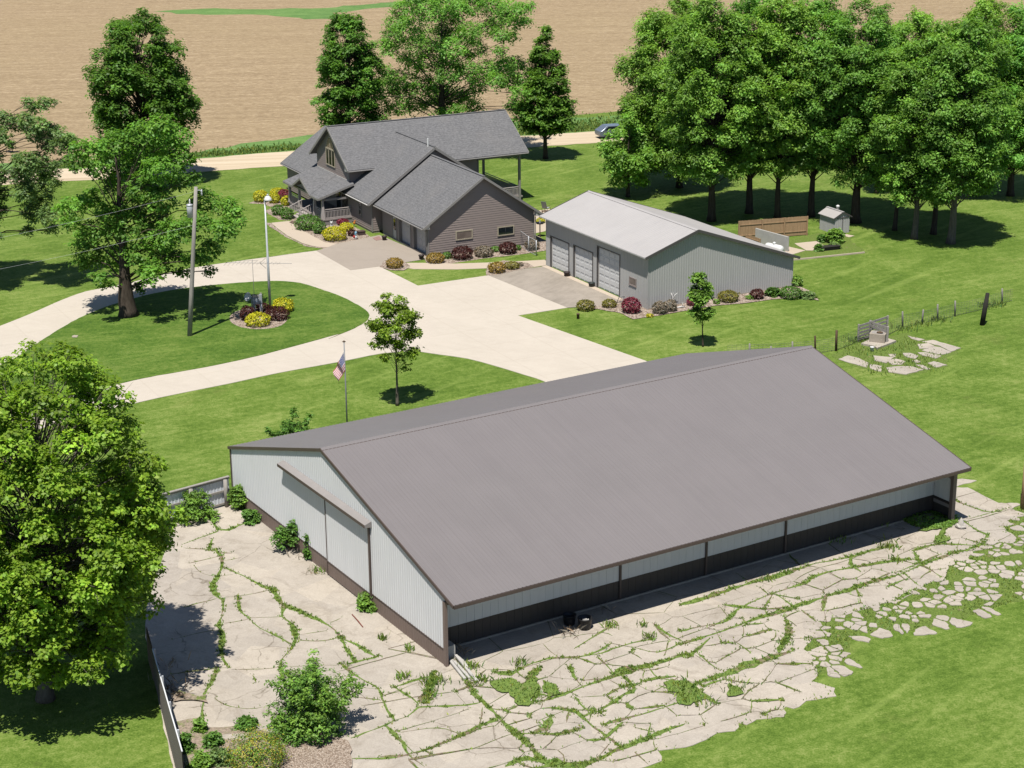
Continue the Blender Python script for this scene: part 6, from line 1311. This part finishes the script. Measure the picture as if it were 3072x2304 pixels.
mb = MB(); mb.bar((Wg/2, -.1, hR+.05), (Wg/2, Lg+.1, hR+.05), .22, .04); mb.build('ridge_cap', M['shed_roof'], gs_)
mb = MB(); mb.bar((-.2, -.1, hE-.09), (Wg/2, -.1, hR+.01), .03, .12); mb.bar((Wg/2, -.1, hR+.01), (Wg+.2, -.1, hE-.09), .03, .12); mb.build('rake_trim', M['shed_trim'], gs_)
mb = MB(); mb.box(Wg*.5-.02, Wg*.5+.02, -.06, -.03, .05, hE-.05); mb.box(Wg*.1, Wg*.9, -.06, -.03, hE-.1, hE-.04); mb.build('door_track', M['shed_trim'], gs_)
mb = MB(); mb.lathe([(.13, hR-.25), (.13, hR+.28), (.17, hR+.29), (.17, hR+.40), (.02, hR+.48)], 12, (Wg*.62, Lg*.45, 0)); mb.build('roof_vent', M['white'], gs_, True)
t = thing('tub', 'old dark boat shaped tub among the weeds of the garden corner', 'tub', G(ksh(1490, 838)), .35); mb = MB(); mb.hexa([(-.7, -.28, 0), (.7, -.28, 0), (.7, .28, 0), (-.7, .28, 0), (-1.0, -.38, .36), (1.0, -.38, .36), (1.0, .38, .36), (-1.0, .38, .36)]); mb.build('shell', M['dark_wood'], t)
# ---------------------------------------------------------------- field fence on the right
c2_ = cr(1900, 980, 600)
fpts = [c2_(1040, 352), c2_(1285, 345), c2_(1522, 338), c2_(1760, 325), c2_(2012, 302), kp(205, 716), kp(405, 640), kp(744, 560), kp(910, 472), kp(1115, 430), kp(1280, 396), kp(1465, 350), kp(1760, 280), kp(1965, 216), kp(2070, 190)]
tops = {1: c2_(1285, 226), 2: c2_(1522, 215), 3: c2_(1760, 165), 4: c2_(2010, 100), 5: kp(212, 495), 8: kp(910, 298), 9: kp(1130, 278), 10: kp(1282, 220), 11: kp(1468, 185), 13: kp(1965, 55)}
wf = thing('wire_fence', 'old woven wire fence on grey wooden posts along the right hand lawn', 'fence', G(fpts[4])); base = wf.location
for i, tp2 in tops.items():
    g = G(fpts[i]); e = atY(tp2, g.y) - g; h_ = max(.8, e.z) if i != 1 else 1.1; fat = i == 5
    mb = MB(); mb.tube([g-base, g-base + Vector((max(-.2, min(.2, e.x)), 0, h_*.98)), g-base + Vector((max(-.2, min(.2, e.x)), 0, h_))], [.10 if fat else .075, .09 if fat else .068, .05], 8); o = mb.build('fence_post', M['wood_brown' if i in (4, 5) else 'wood_grey'], wf, True)
    if fat: o['label'] = 'thick brown post with a rusty orange top'
mb = MB(); hp = 1.05
for a, b in zip(fpts, fpts[1:]):
    A_, B_ = G(a)-base, G(b)-base; L = (B_-A_).length; n = max(2, int(L/.30))
    for j in range(7): mb.tube([A_ + Vector((0, 0, .08+j*.155)), A_.lerp(B_, .5) + Vector((0, 0, .07+j*.155)), B_ + Vector((0, 0, .08+j*.155))], .009, 3, False)
    for j in range(n): p = A_.lerp(B_, j/n); mb.tube([p + Vector((0, 0, .05)), p + Vector((0, 0, hp))], .007, 3, False)
mb.build('wire_mesh', M['wire'], wf)
A_, B_ = G(kp(440, 622)), G(kp(738, 528)); hb_ = hgt(kp(440, 622), kp(440, 440)); bp = thing('board_pen', 'weathered grey board fence corner of an old stock pen', 'fence', A_); r_ = random.Random(2)
def boards(a, b, hs, wdt=.17):
    for z in hs: mb = MB(); mb.bar(a + Vector((0, 0, z)), b + Vector((0, 0, z + r_.uniform(-.04, .04))), .04, wdt); mb.build('board', M['wood_grey'], bp)
e = B_-A_; boards(Vector((0, 0, 0)), e, [.2, .45, .72, 1.0, hb_-.1])
for p in (Vector((0, .1, 0)), e + Vector((.05, .1, 0))): mb = MB(); mb.box(p.x-.07, p.x+.07, p.y-.07, p.y+.07, 0, hb_+.02); mb.build('post', M['wood_grey'], bp)
a2, b2 = G(kp(560, 572)) - A_, G(kp(742, 640)) - A_; boards(a2, b2, [hb_-.15, hb_-.42], .2)
for p in (a2, b2): mb = MB(); mb.box(p.x-.08, p.x+.08, p.y-.08, p.y+.08, 0, hb_); mb.build('post', M['wood_grey'], bp)
t = thing('concrete_trough', 'square concrete trough standing in front of the old stock pen boards', 'trough', G(kp(640, 650)), R(-22)); mb = MB(); mb.box(-.62, .55, 0, .9, .1, .82); mb.build('tank', M['old'], t, bevel=.02); mb = MB(); mb.box(-.5, .42, .12, .78, .822, .84); mb.build('lid', M['wood_grey'], t); mb = MB(); mb.blob((.1, .3, .90), (.25, .2, .06), 2); mb.build('rusty_cover', M['wood_brown'], t)
o = MB().prism([tuple(G(kp(*p)).xy) for p in ((470, 655), (580, 605), (740, 598), (842, 627), (640, 705), (600, 680))], 0, .16).build('concrete_step', M['old2']); tag(o, 'pale concrete slab that the stock pen trough stands on', 'slab')
t = thing('bucket', 'white bucket by the concrete slab of the stock pen', 'bucket', G(kp(585, 722))); mb = MB(); mb.lathe([(.12, 0), (.16, .34), (.17, .36), (.15, .34), (.11, .03)], 14); mb.build('pail', M['white'], t, True)
g = G(kp(1752, 442)); e = atY(kp(1812, 104), g.y) - g; o = thing('leaning_post', 'thick dark post leaning right in the lawn near the wire fence', 'post', g); mb = MB(); mb.tube([Vector((0, 0, 0)), e*.5, e], [.20, .19, .15], 9); mb.build('post', M['dark_wood'], o, True)
for i, p in enumerate(((1800, 250), (1900, 230), (1300, 400), (1120, 440), (940, 490), (405, 610))):
    c = G(kp(*p)); blades('fence_weeds', [(c.x + r_.gauss(0, .5), c.y + r_.gauss(0, .35), 0) for _ in range(90)], L_['tall'], (.1, .45), .06, .7, 70+i)
g = G((3069, 1526)); o = thing('wood_pole', 'stout two toned wooden pole standing at the right edge of the photo', 'pole', g); hh_ = hgt((3069, 1526), (3069, 1262)); mb = MB(); mb.tube([(0, 0, 0), (0, 0, hh_*.61)], [.165, .16], 12); mb.build('lower_pole', M['cedar'], o, True); mb = MB(); mb.tube([(0, 0, hh_*.61+.004), (0, 0, hh_)], [.158, .15], 12); mb.build('upper_pole', M['wood_grey'], o, True)
# ---------------------------------------------------------------- fences left of the barn
A_, B_ = G(V(325, 1140)), G(V(499, 1091)); hf = hgt(V(499, 1091), V(499, 1030)); pf_ = thing('panel_fence', 'white steel sheet fence with grey timber rails at the back corner of the barn', 'fence', A_, math.atan2(B_.y-A_.y, B_.x-A_.x)); L = (B_-A_).length
mb = MB(); ribbed(mb, (0, .1, 0), X, Z, -Y, L, .12, hf-.06, .23, .02, .04); mb.build('sheet', plain('white blue sheet steel', (.86, .90, .95), .45), pf_)
for z in (.2, hf*.55, hf-.06): mb = MB(); mb.box(0, L, -.0, .075, z-.06, z+.06); mb.build('rail', M['wood_grey'], pf_)
mb = MB(); mb.box(0, L, -.05, .14, hf+.002, hf+.05); mb.build('cap_rail', M['wood_grey'], pf_)
for x in (.05*L, .5*L, .93*L): mb = MB(); mb.tube([(x, -.14, 0), (x, -.14, hf-.05)], .12, 9); mb.build('fence_post', M['wood_grey'], pf_, True)
A_, B_ = G(k6(1003, 1108)), G(k6(1205, 1930)); mf = thing('metal_fence', 'grey brown corrugated metal panel fence at the lower left of the yard', 'fence', A_, math.atan2(B_.y-A_.y, B_.x-A_.x)); L = (B_-A_).length
hm_ = lambda x: 1.75 + .95*x/L
mb = MB(); ribbed(mb, (0, 0, 0), X, Z, -Y, L, .03, hm_, .2, .018, .04); ribbed(mb, (0, .03, 0), X, Z, Y, L, .03, hm_, .2, .018, .04); mb.build('panel', metal_mat('grey brown fence steel', (.17, .148, .14), .12), mf); mb = MB(); mb.bar((-.01, .015, hm_(0)+.015), (L, .015, hm_(L)+.015), .055, .03); mb.build('cap', M['barn_white'], mf)
for x in (.1, .30*L, .56*L, .82*L): mb = MB(); mb.box(x-.05, x+.05, .05, .14, 0, hm_(x)+.05); mb.build('fence_post', M['steel'], mf)
A2_, B2_ = G(k6(962, 960)), G(k6(1000, 1105)); d2 = B2_-A2_; mf2 = thing('metal_fence', 'darker corrugated fence panel continuing under the big maple crown', 'fence', A2_, math.atan2(d2.y, d2.x)); mb = MB(); ribbed(mb, (0, 0, 0), X, Z, -Y, d2.length, .03, 1.8, .2, .018, .04); ribbed(mb, (0, .03, 0), X, Z, Y, d2.length, .03, 1.8, .2, .018, .04); mb.build('panel', M['barn_brown'], mf2)
# ---------------------------------------------------------------- odds and ends in the yard
def tub(label, k, x, y, r, h):
    t = thing('rubber_tub', label, 'tub', G(k(x, y)), 0, 'black tubs beside the barn wall'); mb = MB(); mb.lathe([(r*.82, 0), (r*.93, h*.5), (r*.97, h*.93), (r*1.05, h*.94), (r*1.05, h), (r*.95, h), (r*.88, h*.5), (r*.78, .04), (.01, .04)], 22); mb.build('wall', M['black'], t, True); return t
tub('black tub farther back against the barn wall', k7, 1478, 728, .33, .55); t = tub('black tub with pale scraps inside, the right one by the barn wall', k7, 1578, 757, .36, .62); mb = MB(); mb.box(-.12, .1, -.1, .06, .50, .56); mb.box(.0, .2, .0, .16, .44, .50); mb.build('scraps', M['precast'], t)
lb_ = [((600, 1300), (880, 1600)), ((560, 1330), (800, 1620)), ((650, 1255), (905, 1535)), ((705, 1245), (868, 1470)), ((870, 1520), (1010, 1655))]
for i, (a, b) in enumerate(lb_):
    A_, B_ = G(kcb(*a)), G(kcb(*b)); mb = MB(); mb.bar((A_-B_)*.5 + Vector((0, 0, .10+.05*(i % 3))), (B_-A_)*.5 + Vector((0, 0, .08+.03*(i % 2))), .13, .09)
    o = mb.build('timber', M['driftwood' if i == 1 else 'wood_pale'] if 'wood_pale' in M else M['precast']); o.location = (A_+B_)/2
    tag(o, ['long pale timber in the middle of the pile at the barn corner post', 'outermost left timber of the pile at the barn corner post', 'pale timber on top of the pile at the barn corner post', 'shortest timber nearest the dry weeds in the pile by the barn corner', 'timber end sticking out farthest into the yard from the pile'][i], 'timber', 'timbers piled at the barn corner')
t = thing('concrete_block', 'tan concrete block with a pale top standing inside the barn corner post', 'block', G(kcb(570, 1262)), .551); mb = MB(); mb.box(-.22, .26, 0, .6, 0, .72); mb.build('block', M['precast'], t, bevel=.02)
t = thing('rock', 'pointed white rock by the open right corner of the barn', 'rock', G(kcr(1218, 1185))); mb = MB(); mb.blob((0, 0, .16), (.30, .24, .18), 3, 9, 6, .22); mb.lathe([(.24, .1), (.17, .34), (.09, .55), (.02, .66)], 7); mb.build('stone', plain('pale limestone', (.60, .56, .50), .9, 0, .25, 4), t)
g = G(kly(1240, 640)); o = thing('old_post', 'grey wooden post top sticking out of the big foreground bush', 'post', g); mb = MB(); hq = hgt(kly(1240, 640), kly(1243, 365)); mb.tube([(0, 0, 0), (0, 0, hq*.95), (0, 0, hq)], [.11, .10, .06], 8); mb.build('post', M['wood_grey'], o, True)
A_, B_ = G(k7(70, 670)), G(k7(140, 752)); mb = MB(); mb.tube([Vector((0, 0, .02)) + (A_-B_)*.5, Vector((0, 0, .05)), (B_-A_)*.5 + Vector((0, 0, .02))], .03, 6); o = mb.build('rusty_pipe', plain('rust red iron', (.22, .06, .04), .8)); o.location = ((A_+B_)/2) + Vector((0, 0, .03)); tag(o, 'thin rusty red pipe lying on the concrete by the barn wall', 'pipe')
# ---------------------------------------------------------------- parked car on the road
rd = G(V(1340, 296)) - G(V(1300, 299)); ca = thing('parked_car', 'grey blue car on the gravel road, half hidden by the grove leaves', 'car', G(V(1329, 297.0)) + Vector((0, 0, .02)), math.atan2(rd.y, rd.x)); mb = MB()
prof = [(-2.2, .35), (2.2, .35), (2.28, .62), (2.22, .95), (1.25, 1.05), (.55, 1.52), (-1.35, 1.56), (-2.05, 1.06), (-2.28, .98), (-2.3, .6)]
def carx(pf_, w, m, name):
    mb = MB(); n = len(pf_); mb.mesh([(x, -w*(1 if z < 1.1 else .86), z) for x, z in pf_] + [(x, w*(1 if z < 1.1 else .86), z) for x, z in pf_], [tuple(range(n)), tuple(range(2*n-1, n-1, -1))] + [(i, (i+1) % n, n+(i+1) % n, n+i) for i in range(n)]); return mb.build(name, m, ca, False, .04)
M['car'] = plain('grey blue car paint', (.20, .24, .30), .3, .3, .05, 1, .6); carx(prof, .88, M['car'], 'body')
for s in (-1, 1): mb = MB(); mb.mesh([(1.02, s*.885, 1.06), (.45, s*.79, 1.46), (-1.2, s*.79, 1.48), (-1.75, s*.885, 1.08), (1.02, s*.90, 1.06), (.45, s*.80, 1.46), (-1.2, s*.80, 1.48), (-1.75, s*.90, 1.08)], [(0, 1, 2, 3), (4, 5, 6, 7), (0, 1, 5, 4), (1, 2, 6, 5), (2, 3, 7, 6), (3, 0, 4, 7)]); mb.build('side_window', M['glass'], ca)
mb = MB(); mb.hexa([(1.24, -.74, 1.075), (1.24, .74, 1.075), (.58, .70, 1.525), (.58, -.70, 1.525), (1.27, -.74, 1.085), (1.27, .74, 1.085), (.60, .70, 1.535), (.60, -.70, 1.535)]); mb.build('windscreen', M['glass'], ca)
for x in (-1.4, 1.4):
    for s in (-1, 1):
        w = bpy.data.objects.new('wheel', None); C.objects.link(w); w.parent = ca; w.location = (x, s*.86, .33); w.rotation_euler = (PI/2, 0, 0)
        mb = MB(); mb.lathe([(.20, -.10), (.33, -.10), (.34, 0), (.33, .10), (.20, .10)], 16); mb.build('tyre', M['black'], w, True); mb = MB(); mb.lathe([(.02, -.07), (.2, -.08), (.2, .08), (.02, .07)], 14); mb.build('rim', M['steel'], w)
for s in (-1, 1): mb = MB(); mb.box(2.20, 2.29, s*.62-.16, s*.62+.16, .68, .84); mb.build('headlight', M['white'], ca)
# ---------------------------------------------------------------- labels for what nobody could count
for o in bpy.data.objects:
    if o.parent is None and o.get('kind') == 'stuff' and not o.get('label'):
        n = o.name.split('.')[0]
        o['label'] = {'crack_grass': 'short green grass growing in the cracks of the old concrete yard', 'pen_weeds': 'weeds between the slabs by the old stock pen', 'ditch_grass': 'tall green grass along the ditch between the gravel road and the field',
                      'yard_weeds': 'taller green weeds standing here and there on the old concrete', 'dry_stems': 'dry brown stems and brush lying on the old concrete', 'fence_weeds': 'tufts of weeds at the foot of the wire fence'}.get(n, n)
        o['category'] = 'weeds' if 'weed' in n else 'grass'
